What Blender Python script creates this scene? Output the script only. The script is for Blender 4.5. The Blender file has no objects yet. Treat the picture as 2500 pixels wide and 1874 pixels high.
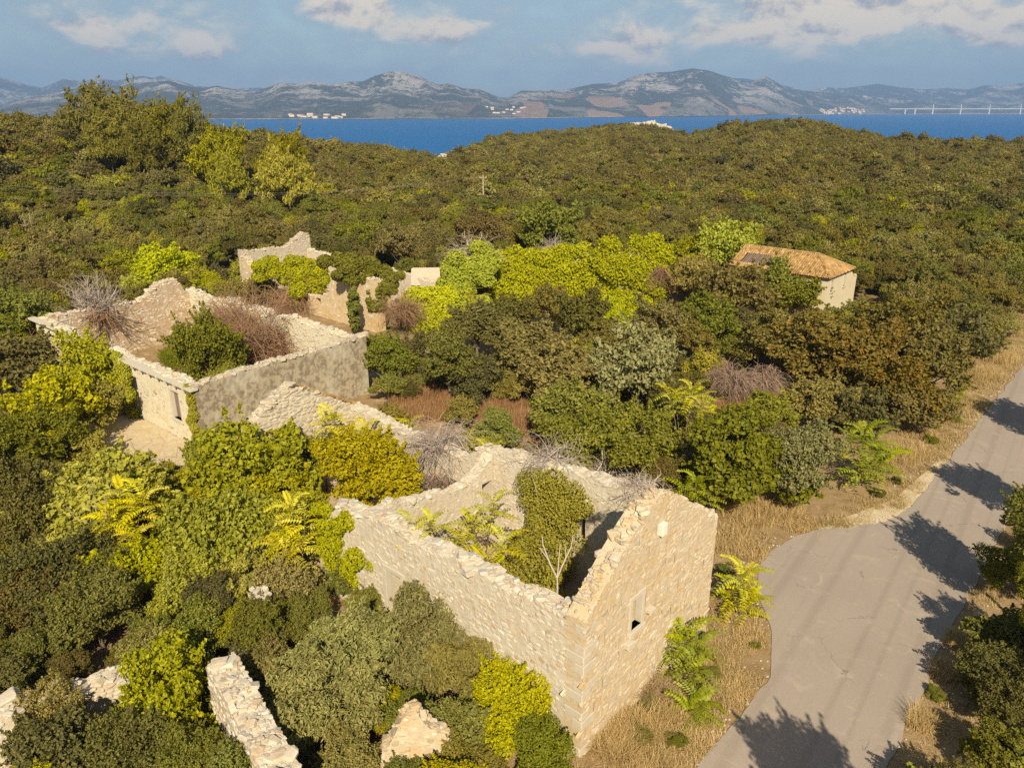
import bpy, math, random
import numpy as np
from mathutils import Matrix, Vector
R = math.radians
rng = np.random.default_rng(7)
random.seed(7)
SC = bpy.context.scene
COL = SC.collection

# ------------------------------------------------------------------ camera, sky, sun, exposure
FPX, PITCH, CAMZ = 1853.0, R(20), 20.8          # focal length in pixels of a 2500 px wide picture
cam = bpy.data.cameras.new('camera'); camo = bpy.data.objects.new('camera', cam); COL.objects.link(camo)
cam.sensor_width = 36; cam.lens = FPX / 2500 * 36; cam.clip_end = 60000; cam.clip_start = 0.5
camo.location = (0, 0, CAMZ); camo.rotation_euler = (R(90) - PITCH, 0, 0)
SC.camera = camo
SUN_EL, SUN_AZ = R(38), R(184)                   # azimuth clockwise from +Y; the sun stands behind the camera
sd = Vector((math.sin(math.pi - R(4)) * math.cos(SUN_EL), -math.cos(R(4)) * math.cos(SUN_EL), math.sin(SUN_EL)))
sun = bpy.data.lights.new('sun', 'SUN'); suno = bpy.data.objects.new('sun', sun); COL.objects.link(suno)
sun.energy = 4.8; sun.angle = R(0.5); sun.color = (1.0, 0.87, 0.64)
suno.rotation_euler = sd.to_track_quat('Z', 'Y').to_euler(); suno.location = (20, -60, 60)
SC.view_settings.view_transform = 'Standard'; SC.view_settings.look = 'None'
SC.view_settings.exposure = 0.75; SC.view_settings.gamma = 1
SC.cycles.max_bounces = 5; SC.cycles.diffuse_bounces = 3; SC.cycles.glossy_bounces = 2
SC.cycles.transmission_bounces = 3; SC.cycles.transparent_max_bounces = 4; SC.cycles.volume_bounces = 0
SC.cycles.use_denoising = False
SC.cycles.caustics_reflective = False; SC.cycles.caustics_refractive = False

def ray(x, y):
    u = (x - 1250) / FPX; v = (y - 937) / FPX; c, s = math.cos(PITCH), math.sin(PITCH)
    return np.array((u, c - v * s, -(s + v * c)))
def gz(x, y, z=0.0):
    d = ray(x, y); t = (z - CAMZ) / d[2]; return np.array((d[0] * t, d[1] * t))
def atY(x, y, Y):
    d = ray(x, y); t = Y / d[1]; return np.array((d[0] * t, Y, CAMZ + d[2] * t))
def proj(X, Y, Z):
    c, s = math.cos(PITCH), math.sin(PITCH); dz = Z - CAMZ
    fw = Y * c - dz * s; up = Y * s + dz * c
    return 1250 + FPX * X / fw, 937 - FPX * up / fw
def azel(x, y):
    d = ray(x, y); return math.atan2(d[0], d[1]), math.atan2(d[2], math.hypot(d[0], d[1]))

# ------------------------------------------------------------------ node helpers
class NT:
    def __init__(s, tree): s.t = tree; s.n = tree.nodes; s.l = tree.links
    def node(s, typ, ins=None, **kw):
        nd = s.n.new(typ)
        for k, v in kw.items(): setattr(nd, k, v)
        for k, v in (ins or {}).items(): s.set(nd.inputs[k], v)
        return nd
    def set(s, sock, v):
        if isinstance(v, bpy.types.NodeSocket): s.l.new(v, sock)
        elif v is not None:
            if sock.type == 'RGBA' and len(v) == 3: v = (*v, 1)
            sock.default_value = v
    def m(s, op, a, b=None, c=None, clamp=False):
        nd = s.n.new('ShaderNodeMath'); nd.operation = op; nd.use_clamp = clamp
        s.set(nd.inputs[0], a)
        if b is not None: s.set(nd.inputs[1], b)
        if c is not None: s.set(nd.inputs[2], c)
        return nd.outputs[0]
    def mix(s, f, a, b, blend='MIX'):
        nd = s.n.new('ShaderNodeMix'); nd.data_type = 'RGBA'; nd.blend_type = blend
        s.set(nd.inputs[0], f); s.set(nd.inputs[6], a); s.set(nd.inputs[7], b); return nd.outputs[2]
    def ramp(s, f, stops, interp='LINEAR'):
        nd = s.n.new('ShaderNodeValToRGB'); cr = nd.color_ramp; cr.interpolation = interp
        while len(cr.elements) < len(stops): cr.elements.new(0.5)
        for e, (p, c) in zip(cr.elements, stops):
            e.position = p; e.color = (*c, 1) if len(c) == 3 else c
        s.set(nd.inputs[0], f); return nd.outputs[0]
    def step(s, f, a, b):
        nd = s.n.new('ShaderNodeMapRange'); nd.interpolation_type = 'SMOOTHSTEP'
        s.set(nd.inputs[0], f); nd.inputs[1].default_value = a; nd.inputs[2].default_value = b
        return nd.outputs[0]
    def noise(s, vec, scale, detail=4, rough=0.55, dist=0.0):
        nd = s.node('ShaderNodeTexNoise', {'Vector': vec, 'Scale': scale, 'Detail': detail, 'Roughness': rough, 'Distortion': dist})
        return nd.outputs[0]

# ------------------------------------------------------------------ world: sky with clouds low over the sea
world = bpy.data.worlds.new('World'); SC.world = world; world.use_nodes = True
W = NT(world.node_tree); W.n.clear()
sky = W.node('ShaderNodeTexSky', sky_type='NISHITA', sun_disc=False, sun_elevation=SUN_EL, sun_rotation=SUN_AZ,
             air_density=1.0, dust_density=0.6, ozone_density=2.0, altitude=60)
tc = W.node('ShaderNodeTexCoord'); sp = W.node('ShaderNodeSeparateXYZ', {0: tc.outputs['Generated']})
az = W.m('ARCTAN2', sp.outputs[0], sp.outputs[1]); el = W.m('ARCSINE', sp.outputs[2])
def cloud_field(dz):
    e2 = W.m('ADD', el, dz)
    v = W.node('ShaderNodeCombineXYZ', {0: az, 1: W.m('MULTIPLY', e2, 1.7), 2: 0.37}).outputs[0]
    big = W.noise(v, 5.5, 3, 0.5, 0.3); fine = W.noise(v, 17.0, 8, 0.62, 0.25)
    return W.m('ADD', W.m('MULTIPLY', big, 0.55), W.m('MULTIPLY', fine, 0.45))
blob = None
for px, py, sx, sy, k in [(845, 26, 100, 30, .34), (2010, 20, 280, 62, .30), (1830, 84, 120, 22, .22), (1560, 112, 105, 40, .20),
                          (2470, 80, 85, 50, .22), (250, 128, 110, 26, .18), (380, 45, 200, 44, .14), (510, 132, 60, 30, .15),
                          (1240, 125, 110, 28, .17), (1060, 85, 140, 24, .14), (200, 66, 80, 20, .16), (700, 200, 220, 10, .05), (1150, 58, 150, 12, .08)]:
    a0, e0 = azel(px, py); sa = sx / FPX; se = sy / FPX
    q = W.m('ADD', W.m('POWER', W.m('ABSOLUTE', W.m('DIVIDE', W.m('SUBTRACT', az, a0), sa)), 2),
            W.m('POWER', W.m('ABSOLUTE', W.m('DIVIDE', W.m('SUBTRACT', el, e0), se)), 2))
    g = W.m('MULTIPLY', W.m('EXPONENT', W.m('MULTIPLY', q, -1.0)), k)
    blob = g if blob is None else W.m('ADD', blob, g)
dens = W.m('ADD', cloud_field(0.0), blob)
above = W.m('ADD', cloud_field(0.012), blob)
cov = W.m('MULTIPLY', W.step(dens, 0.525, 0.70), 0.95)
veil = W.m('MULTIPLY', W.step(dens, 0.38, 0.60), 0.40)
cov = W.m('MAXIMUM', cov, veil)
lit = W.step(W.m('SUBTRACT', dens, above), -0.10, 0.03)
ccol = W.mix(lit, (0.42, 0.41, 0.43), (1.05, 0.88, 0.64))
ccol = W.mix(W.step(dens, 0.5, 0.68), (0.30, 0.35, 0.43), ccol)
skyc = W.mix(0.85, sky.outputs[0], W.node('ShaderNodeHueSaturation', {'Saturation': 0.70, 'Value': 0.66, 'Color': sky.outputs[0]}).outputs[0])
skyc = W.mix(1.0, skyc, (0.97, 1.06, 1.0), 'MULTIPLY')
b1 = W.node('ShaderNodeBackground', {'Color': skyc, 'Strength': 0.072})
b2 = W.node('ShaderNodeBackground', {'Color': ccol, 'Strength': 0.58})
mxs = W.node('ShaderNodeMixShader', {0: cov, 1: b1.outputs[0], 2: b2.outputs[0]})
wo = W.node('ShaderNodeOutputWorld', {'Surface': mxs.outputs[0]})

# ------------------------------------------------------------------ material helpers
MATS = {}
def material(name):
    m = bpy.data.materials.new(name); m.use_nodes = True; t = NT(m.node_tree); t.n.clear()
    out = t.node('ShaderNodeOutputMaterial'); MATS[name] = m; return m, t, out
def wpos(t): return t.node('ShaderNodeNewGeometry').outputs['Position']
def rnd_piece(t):
    g = t.node('ShaderNodeNewGeometry').outputs['Random Per Island']; o = t.node('ShaderNodeObjectInfo').outputs['Random']
    return t.m('FRACT', t.m('ADD', g, t.m('MULTIPLY', o, 7.31)))
def finish(t, out, col, rough=0.9, bump=None, bstr=0.4, bdist=0.03, spec=0.25):
    p = t.node('ShaderNodeBsdfPrincipled', {'Base Color': col, 'Roughness': rough, 'Specular IOR Level': spec})
    if bump is not None:
        b = t.node('ShaderNodeBump', {'Height': bump, 'Strength': bstr, 'Distance': bdist}); t.l.new(b.outputs[0], p.inputs['Normal'])
    t.l.new(p.outputs[0], out.inputs[0]); return p
def leaf_mat(name, c1, c2, trans=0.36, c3=None, p3=0.0):
    m, t, out = material(name)
    g = t.node('ShaderNodeNewGeometry'); oi = t.node('ShaderNodeObjectInfo')
    f = t.m('ADD', t.m('MULTIPLY', g.outputs['Random Per Island'], 0.65), t.m('MULTIPLY', t.noise(g.outputs['Position'], 0.9, 2), 0.35))
    col = t.mix(f, c1, c2)
    if c3 is not None:
        far = t.step(t.m('FRACT', t.m('MULTIPLY', g.outputs['Random Per Island'], 13.7)), 1.0 - p3, 1.0 - p3 * 0.6)
        col = t.mix(far, col, c3)
    hs = t.node('ShaderNodeHueSaturation', {'Hue': t.m('ADD', 0.488, t.m('MULTIPLY', oi.outputs['Random'], 0.024)),
                'Saturation': t.m('ADD', 0.88, t.m('MULTIPLY', t.m('FRACT', t.m('MULTIPLY', oi.outputs['Random'], 5.3)), 0.2)),
                'Value': t.m('ADD', 0.82, t.m('MULTIPLY', t.m('FRACT', t.m('MULTIPLY', oi.outputs['Random'], 9.1)), 0.36)), 'Color': col})
    d = t.node('ShaderNodeBsdfPrincipled', {'Base Color': hs.outputs[0], 'Roughness': 0.55, 'Specular IOR Level': 0.22})
    tr = t.node('ShaderNodeBsdfTranslucent', {'Color': t.mix(1.0, hs.outputs[0], (1.25, 1.25, 0.6), 'MULTIPLY')})
    mx = t.node('ShaderNodeMixShader', {0: trans, 1: d.outputs[0], 2: tr.outputs[0]})
    t.l.new(mx.outputs[0], out.inputs[0]); return m
leaf_mat('oak', (.105, .088, .018), (.31, .255, .060))
leaf_mat('dark', (.070, .066, .018), (.21, .185, .042))
leaf_mat('green', (.100, .108, .014), (.31, .30, .036))
leaf_mat('bright', (.20, .195, .011), (.52, .47, .022), 0.35)
leaf_mat('ivy', (.23, .265, .006), (.55, .545, .016), 0.32)
leaf_mat('yellow', (.21, .175, .008), (.47, .39, .014), 0.36)
leaf_mat('orange', (.17, .12, .014), (.34, .22, .028), 0.3, (.17, .15, .028), 0.6)
leaf_mat('rusty', (.09, .078, .014), (.24, .19, .035), 0.3, (.26, .15, .03), 0.14)
leaf_mat('silver', (.13, .125, .040), (.36, .33, .13), 0.25)
leaf_mat('olive', (.135, .115, .024), (.38, .32, .075), 0.3)
leaf_mat('pine', (.11, .10, .008), (.27, .225, .016), 0.22)
leaf_mat('pinebright', (.19, .175, .006), (.42, .37, .014), 0.25)
leaf_mat('frond', (.34, .34, .010), (.62, .56, .020), 0.38)
leaf_mat('frondgreen', (.18, .22, .010), (.40, .41, .020), 0.36)
leaf_mat('frondgold', (.46, .41, .008), (.72, .65, .020), 0.40)
leaf_mat('straw', (.33, .23, .085), (.62, .48, .23), 0.25)
leaf_mat('sage', (.125, .125, .026), (.37, .34, .085), 0.3)
leaf_mat('rustgrass', (.27, .135, .045), (.44, .27, .11), 0.2)
leaf_mat('redleaf', (.25, .02, .02), (.35, .05, .03), 0.3)

def bark(name, c1, c2):
    m, t, out = material(name); p = wpos(t)
    finish(t, out, t.mix(t.noise(p, 6, 4), c1, c2), 0.9, t.noise(p, 30, 3), 0.5, 0.02)
bark('bark', (.09, .07, .05), (.20, .16, .12))
bark('twig', (.17, .11, .075), (.32, .23, .17))
bark('brownvine', (.16, .085, .045), (.34, .21, .12))
bark('greytwig', (.24, .19, .16), (.42, .35, .31))
bark('paletwig', (.32, .26, .20), (.52, .45, .37))

def stone_mat(name, stops, dirt=(.25, .15, .07), dirtamt=0.45):
    m, t, out = material(name); p = wpos(t); r = rnd_piece(t)
    col = t.ramp(r, stops)
    n = t.noise(p, 7, 6, 0.65); col = t.mix(t.m('MULTIPLY', t.step(n, 0.42, 0.7), 0.5), col, (.60, .52, .40))
    st = t.noise(p, 0.8, 5, 0.6, 0.6); col = t.mix(t.m('MULTIPLY', t.step(st, 0.5, 0.72), dirtamt), col, dirt)
    col = t.mix(t.m('MULTIPLY', t.step(t.noise(p, 26, 3), 0.56, 0.75), 0.35), col, (.16, .12, .09))
    finish(t, out, col, 0.92, t.noise(p, 22, 6, 0.7), 0.8, 0.03)
stone_mat('stone', [(0, (.47, .40, .31)), (.16, (.60, .54, .44)), (.32, (.41, .39, .35)), (.48, (.55, .47, .35)), (.6, (.38, .32, .25)), (.75, (.62, .57, .47)), (.9, (.48, .38, .26)), (1, (.43, .30, .19))], (.44, .32, .18), .35)
stone_mat('stonewarm', [(0, (.47, .37, .24)), (.18, (.58, .48, .34)), (.34, (.42, .38, .32)), (.5, (.52, .39, .22)), (.64, (.38, .29, .19)), (.8, (.54, .44, .29)), (.92, (.48, .33, .16)), (1, (.60, .54, .43))], (.46, .29, .11), .5)
stone_mat('stonegrey', [(0, (.40, .34, .26)), (.4, (.48, .41, .31)), (.7, (.36, .31, .25)), (1, (.52, .46, .37))])
def mortar_mat(name, a, b, ochre, oamt, grey=(.36, .33, .29), relief=0.03):
    m, t, out = material(name); p = wpos(t)
    col = t.mix(t.noise(p, 3.2, 6, 0.65, 0.4), a, b)
    col = t.mix(t.m('MULTIPLY', t.step(t.noise(p, 0.55, 6, 0.62, 0.5), 0.48, 0.66), oamt), col, ochre)
    col = t.mix(t.m('MULTIPLY', t.step(t.noise(p, 1.6, 5, 0.7, 0.4), 0.52, 0.68), 0.45), col, (.66, .60, .48))
    col = t.mix(t.m('MULTIPLY', t.step(t.noise(p, 5.5, 5, 0.7), 0.53, 0.66), 0.6), col, grey)
    col = t.mix(t.m('MULTIPLY', t.step(t.noise(p, 17, 4, 0.6), 0.62, 0.74), 0.6), col, (.15, .11, .08))
    h = t.m('ADD', t.noise(p, 6, 5, 0.65), t.m('MULTIPLY', t.noise(p, 32, 4, 0.6), 0.5))
    finish(t, out, col, 0.95, h, 0.9, relief)
mortar_mat('mortar', (.45, .38, .28), (.60, .53, .42), (.46, .31, .15), .3)
mortar_mat('mortarwarm', (.44, .34, .22), (.58, .48, .34), (.50, .33, .14), .5)
mortar_mat('earthcore', (.34, .24, .15), (.46, .36, .25), (.38, .22, .09), .4)
def plaster_mat():
    m, t, out = material('plaster'); p = wpos(t)
    sc = t.node('ShaderNodeMapping', {'Vector': p, 'Scale': (1, 1, 0.7)}).outputs[0]
    col = t.mix(t.noise(sc, 1.1, 5, 0.6, 0.4), (.33, .265, .175), (.43, .37, .265))
    col = t.mix(t.m('MULTIPLY', t.step(t.noise(p, 2.4, 6, 0.7, 0.3), 0.44, 0.58), 0.8), col, (.17, .135, .095))
    col = t.mix(t.m('MULTIPLY', t.step(t.noise(sc, 0.35, 3), 0.5, 0.62), 0.5), col, (.50, .46, .36))
    col = t.mix(t.m('MULTIPLY', t.step(t.noise(p, 9, 5, 0.7), 0.60, 0.70), 0.6), col, (.13, .11, .09))
    finish(t, out, col, 0.95, t.noise(p, 8, 6, 0.7), 0.6, 0.025)
plaster_mat()
mortar_mat('limewash', (.56, .49, .35), (.66, .60, .45), (.50, .40, .22), .5, relief=0.02)
mortar_mat('oldplaster', (.46, .34, .19), (.58, .46, .29), (.50, .30, .10), .6, relief=0.02)
def plain(name, c1, c2, scale=4, rough=0.85, bstr=0.3, spec=0.25):
    m, t, out = material(name); p = wpos(t); n = t.noise(p, scale, 5, 0.6)
    finish(t, out, t.mix(n, c1, c2), rough, t.noise(p, scale * 4, 4), bstr, 0.02, spec)
plain('cutstone', (.42, .37, .29), (.56, .50, .40), 3)
plain('concrete', (.34, .29, .22), (.48, .42, .33), 2)
plain('whiteslab', (.60, .55, .46), (.78, .73, .63), 3)
plain('limestone', (.30, .27, .23), (.52, .48, .42), .5, 0.9, 0.8)
plain('oldwood', (.13, .09, .07), (.26, .20, .17), 3)
plain('darkwood', (.05, .03, .02), (.10, .06, .04), 5)
plain('housewall', (.50, .42, .28), (.60, .52, .37), 1.2)
plain('farwall', (.62, .56, .46), (.72, .66, .56), .02)
plain('farroof', (.36, .17, .09), (.46, .24, .14), .02)
plain('bridge', (.55, .53, .50), (.66, .64, .60), .01)
plain('polewood', (.30, .24, .17), (.42, .35, .26), 3)
def tile_mat():
    m, t, out = material('rooftile'); p = wpos(t)
    col = t.ramp(rnd_piece(t), [(0, (.30, .17, .060)), (.35, (.42, .26, .095)), (.6, (.22, .12, .05)), (.8, (.48, .33, .14)), (1, (.16, .085, .04))])
    col = t.mix(t.m('MULTIPLY', t.step(t.noise(p, 1.6, 5), .5, .7), .5), col, (.22, .14, .06))
    finish(t, out, col, 0.9, t.noise(p, 20, 4), 0.4, 0.02)
tile_mat()

def ground_mat():
    m, t, out = material('ground'); p = wpos(t)
    col = t.mix(t.noise(p, 0.35, 6, 0.6, 0.4), (.24, .160, .075), (.36, .25, .13))
    col = t.mix(t.m('MULTIPLY', t.step(t.noise(p, 1.3, 6, 0.65), .45, .62), .7), col, (.21, .135, .06))
    col = t.mix(t.m('MULTIPLY', t.step(t.noise(p, 0.7, 5, 0.6, .5), .56, .68), .6), col, (.52, .40, .24))
    col = t.mix(t.m('MULTIPLY', t.step(t.noise(p, 7, 4), .6, .7), .6), col, (.50, .42, .31))
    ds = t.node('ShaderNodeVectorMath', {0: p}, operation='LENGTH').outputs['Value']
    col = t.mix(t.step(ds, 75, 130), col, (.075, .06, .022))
    finish(t, out, col, 0.97, t.m('ADD', t.noise(p, 2.5, 6, .7), t.noise(p, 14, 4, .6)), 0.9, 0.06)
ground_mat()
def road_mat():
    m, t, out = material('asphalt'); p = wpos(t)
    col = t.mix(t.noise(p, .22, 4, .5, .5), (.250, .205, .168), (.330, .275, .228))
    dn = Vector((.60, .80, 0)); ac = t.node('ShaderNodeVectorMath', {0: p, 1: (.80, -.60, 0)}, operation='DOT_PRODUCT').outputs['Value']
    lane = t.noise(t.node('ShaderNodeCombineXYZ', {0: t.m('MULTIPLY', ac, 1.2), 1: 0, 2: 0}).outputs[0], 1.0, 2)
    col = t.mix(t.m('MULTIPLY', t.step(lane, .48, .62), .30), col, (.18, .14, .11))
    col = t.mix(t.m('MULTIPLY', t.step(t.noise(p, 24, 6, .8), .48, .70), .6), col, (.46, .41, .35))
    col = t.mix(t.m('MULTIPLY', t.step(t.noise(p, 0.8, 7, .75, .8), .52, .70), .5), col, (.42, .35, .27))
    wv = t.node('ShaderNodeVectorMath', {0: p, 1: t.node('ShaderNodeVectorMath', {0: t.node('ShaderNodeTexNoise', {'Vector': p, 'Scale': 1.4, 'Detail': 4}).outputs['Color'], 1: (1.1, 1.1, 0)}, operation='MULTIPLY').outputs[0]}).outputs[0]
    vo = t.node('ShaderNodeTexVoronoi', {'Vector': wv, 'Scale': 0.26}, feature='DISTANCE_TO_EDGE').outputs['Distance']
    crack = t.m('MULTIPLY', t.m('SUBTRACT', 1.0, t.step(vo, .001, .005)), t.step(t.noise(p, .5, 2), .48, .6))
    col = t.mix(t.m('MULTIPLY', crack, .5), col, (.09, .065, .05))
    finish(t, out, col, 0.9, t.m('SUBTRACT', t.noise(p, 60, 3), crack), 0.35, 0.01, 0.3)
road_mat()
def gravel_mat():
    m, t, out = material('gravel'); p = wpos(t)
    v = t.node('ShaderNodeTexVoronoi', {'Vector': p, 'Scale': 14}); col = t.mix(t.noise(p, 2, 5), (.38, .29, .17), (.58, .49, .34))
    col = t.mix(.35, col, v.outputs['Color'], 'SOFT_LIGHT'); finish(t, out, col, .95, v.outputs['Distance'], .7, .02)
gravel_mat()
def sea_mat():
    m, t, out = material('seawater'); p = wpos(t)
    s2 = t.node('ShaderNodeMapping', {'Vector': p, 'Scale': (.004, .012, 1)}).outputs[0]
    col = t.mix(t.noise(s2, 1, 4), (.003, .080, .25), (.006, .115, .33))
    h = t.m('ADD', t.noise(p, .02, 5, .6), t.noise(p, .12, 4, .6))
    finish(t, out, col, .5, h, .6, 3.0, .07)
sea_mat()
def hill_mat():
    m, t, out = material('mountain'); p = wpos(t)
    gm = t.node('ShaderNodeNewGeometry'); sl = t.node('ShaderNodeSeparateXYZ', {0: gm.outputs['Normal']}).outputs[2]
    n1 = t.noise(p, .0022, 7, .68, .5); n2 = t.noise(p, .022, 6, .8, .3)
    rock = t.step(t.m('ADD', t.m('MULTIPLY', n1, .55), t.m('MULTIPLY', n2, .45)), .495, .56)
    col = t.mix(t.noise(p, .009, 6, .75), (.026, .034, .018), (.070, .072, .036))
    z = t.node('ShaderNodeSeparateXYZ', {0: p}).outputs
    hi = t.step(z[2], 0, 130)
    col = t.mix(t.m('MULTIPLY', rock, t.m('ADD', .40, t.m('MULTIPLY', hi, .5))), col, (.44, .39, .34))
    pf = t.node('ShaderNodeMapping', {'Vector': p, 'Scale': (1, .55, 1)}).outputs[0]
    vo = t.node('ShaderNodeTexVoronoi', {'Vector': pf, 'Scale': .0042, 'Randomness': .9}); vc = t.node('ShaderNodeSeparateColor', {0: vo.outputs['Color']}).outputs[0]
    fm = t.m('MULTIPLY', t.m('MULTIPLY', t.step(vc, .72, .74), t.m('SUBTRACT', 1.0, t.step(z[2], 70, 130))), t.m('MULTIPLY', t.step(z[0], -600, 300), t.m('SUBTRACT', 1.0, t.step(z[0], 2600, 3200))))
    col = t.mix(t.m('MULTIPLY', fm, .8), col, (.36, .23, .14))
    shore = t.m('SUBTRACT', 1.0, t.step(t.m('ADD', z[2], t.m('MULTIPLY', n2, 6)), -33.5, -31.5))
    col = t.mix(shore, col, (.60, .52, .42))
    finish(t, out, col, .95, t.m('ADD', n1, n2), 1.0, 25)
hill_mat()

# ------------------------------------------------------------------ mesh helpers
def mesh_np(name, V, faces, mats=None, smooth=False, mi=None):
    V = np.asarray(V, dtype=np.float32).reshape(-1, 3); me = bpy.data.meshes.new(name)
    fl = [np.asarray(f, dtype=np.int32) for f in (faces if isinstance(faces, list) else [faces]) if len(f)]
    me.vertices.add(len(V)); me.vertices.foreach_set('co', V.ravel())
    nl = sum(f.size for f in fl); npl = sum(len(f) for f in fl)
    me.loops.add(nl); me.polygons.add(npl)
    me.loops.foreach_set('vertex_index', np.concatenate([f.ravel() for f in fl]))
    tot = np.concatenate([np.full(len(f), f.shape[1], np.int32) for f in fl])
    me.polygons.foreach_set('loop_start', np.concatenate([[0], np.cumsum(tot)[:-1]]).astype(np.int32))
    for m in (mats or []): me.materials.append(MATS[m])
    if mi is not None: me.polygons.foreach_set('material_index', np.asarray(mi, np.int32))
    me.update(calc_edges=True)
    if not smooth: me.shade_flat()
    return me
def objm(name, me, parent=None, loc=None):
    o = bpy.data.objects.new(name, me); COL.objects.link(o)
    if loc is not None: o.location = loc
    if parent is not None: attach(o, parent)
    return o
def attach(o, parent):
    o.parent = parent
    if parent.type == 'EMPTY' and parent.get('abs'):
        o.matrix_parent_inverse = Matrix.Translation(-Vector(parent.location))
def thing(name, label, cat, loc=(0, 0, 0), group=None, absolute=True):
    o = bpy.data.objects.new(name, None); COL.objects.link(o); o.location = loc; o.empty_display_size = .3
    o['label'] = label; o['category'] = cat
    if group: o['group'] = group
    if absolute: o['abs'] = 1
    return o
def tag(o, label, cat, group=None):
    o['label'] = label; o['category'] = cat
    if group: o['group'] = group
    return o
def struct(o): o['kind'] = 'structure'; return o
def unit(v): return v / np.maximum(np.linalg.norm(v, axis=-1, keepdims=True), 1e-9)

class MB:                                                       # collects pieces into one mesh
    def __init__(s): s.v = []; s.f = {3: [], 4: []}; s.n = 0
    def add(s, V, *faces):
        V = np.asarray(V, float).reshape(-1, 3)
        for F in faces:
            F = np.asarray(F, int)
            if len(F): s.f[F.shape[1]].append(F + s.n)
        s.v.append(V); s.n += len(V)
    def mesh(s, name, mats, smooth=False):
        fs = [np.concatenate(s.f[k]) for k in (4, 3) if s.f[k]]
        return mesh_np(name, np.concatenate(s.v), fs, mats, smooth)
    def tube(s, pts, rad, sides=5, cap=False):
        pts = np.asarray(pts, float); n = len(pts); rad = np.broadcast_to(rad, (n,))
        tg = unit(np.gradient(pts, axis=0)); up = np.where(np.abs(tg[:, 2:3]) > .9, np.array([[1., 0, 0]]), np.array([[0, 0, 1.]]))
        a = unit(np.cross(tg, up)); b = np.cross(tg, a); th = np.linspace(0, 2 * np.pi, sides, endpoint=False)
        V = (pts[:, None] + rad[:, None, None] * (np.cos(th)[None, :, None] * a[:, None] + np.sin(th)[None, :, None] * b[:, None])).reshape(-1, 3)
        i = np.arange(n - 1)[:, None] * sides; j = np.arange(sides)[None]; k = (j + 1) % sides
        F = np.stack([i + j, i + k, i + sides + k, i + sides + j], -1).reshape(-1, 4)
        tr = []
        if cap:
            c = len(V); V = np.vstack([V, pts[-1:]]); q = (n - 1) * sides
            tr = [(q + a_, q + (a_ + 1) % sides, c) for a_ in range(sides)]
        s.add(V, F, tr)
    def box(s, c, ax, ch=0.12):                                  # chamfered block: centre, three half-axis vectors
        V, F4, F3 = BLOCK; V = np.asarray(V); s.add(np.asarray(c) + V @ np.asarray(ax), F4, F3)

def make_block(ch=0.10):
    V = []; idx = {}
    for sx in (-1, 1):
        for sy in (-1, 1):
            for sz in (-1, 1):
                for a in range(3):
                    p = [sx, sy, sz]
                    for b in range(3):
                        if b != a: p[b] *= (1 - ch)
                    idx[(sx, sy, sz, a)] = len(V); V.append(p)
    F4 = []; F3 = []
    for a in range(3):
        b, c = (a + 1) % 3, (a + 2) % 3
        for s_ in (-1, 1):
            q = []
            for u, v in ((-1, -1), (1, -1), (1, 1), (-1, 1)):
                k = [0, 0, 0]; k[a] = s_; k[b] = u; k[c] = v; q.append(idx[(*k, a)])
            F4.append(q if s_ > 0 else q[::-1])
        for u in (-1, 1):
            for v in (-1, 1):
                def kk(w, ax):
                    k = [0, 0, 0]; k[a] = w; k[b] = u; k[c] = v; return idx[(*k, ax)]
                F4.append([kk(-1, b), kk(1, b), kk(1, c), kk(-1, c)])
    for sx in (-1, 1):
        for sy in (-1, 1):
            for sz in (-1, 1): F3.append([idx[(sx, sy, sz, a)] for a in range(3)])
    return np.array(V, float), np.array(F4), np.array(F3)
BLOCK = make_block()

def vnoise(x, y, seed=0):                                       # smooth value noise on arrays
    xi = np.floor(x).astype(np.int64); yi = np.floor(y).astype(np.int64); xf = x - xi; yf = y - yi
    def h(a, b):
        k = (a * 374761393 + b * 668265263 + seed * 974711) & 0x7fffffff
        k = ((k ^ (k >> 13)) * 1274126177) & 0x7fffffff
        return ((k ^ (k >> 16)) & 0xffff) / 65535.0
    u = xf * xf * (3 - 2 * xf); v = yf * yf * (3 - 2 * yf)
    return (h(xi, yi) * (1 - u) + h(xi + 1, yi) * u) * (1 - v) + (h(xi, yi + 1) * (1 - u) + h(xi + 1, yi + 1) * u) * v
def fbm(x, y, oct=5, seed=0, ridged=False):
    s = 0; a = .5; t = 0
    for o in range(oct):
        n = vnoise(x, y, seed + o * 17)
        if ridged: n = 1 - np.abs(2 * n - 1)
        s = s + a * n; t += a; x = x * 2.03; y = y * 2.03; a *= .5
    return s / t

# ------------------------------------------------------------------ terrain
SEA = -39.0
sky_x = np.array([-400, 0, 170, 350, 520, 600, 700, 800, 900, 1000, 1060, 1110, 1180, 1250, 1350, 1450, 1540, 1600, 1680, 1760, 1850, 1930, 2000, 2080, 2150, 2250, 2350, 2500, 2900])
sky_y = np.array([280, 276, 270, 288, 306, 320, 331, 345, 353, 369, 379, 376, 347, 327, 323, 314, 302, 308, 331, 313, 297, 291, 298, 319, 331, 341, 346, 344, 344])
sky_r = np.array([200, 205, 210, 215, 230, 245, 255, 265, 275, 300, 320, 340, 400, 450, 470, 480, 480, 480, 450, 420, 400, 395, 390, 385, 380, 375, 370, 360, 360])
_az = np.array([math.atan2(ray(x, y)[0], ray(x, y)[1]) for x, y in zip(sky_x, sky_y)])
_ratio = np.array([ray(x, y)[2] / math.hypot(*ray(x, y)[:2]) for x, y in zip(sky_x, sky_y)])
CANOPY = 4.6
_zr = CAMZ + _ratio * sky_r - CANOPY
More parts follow.
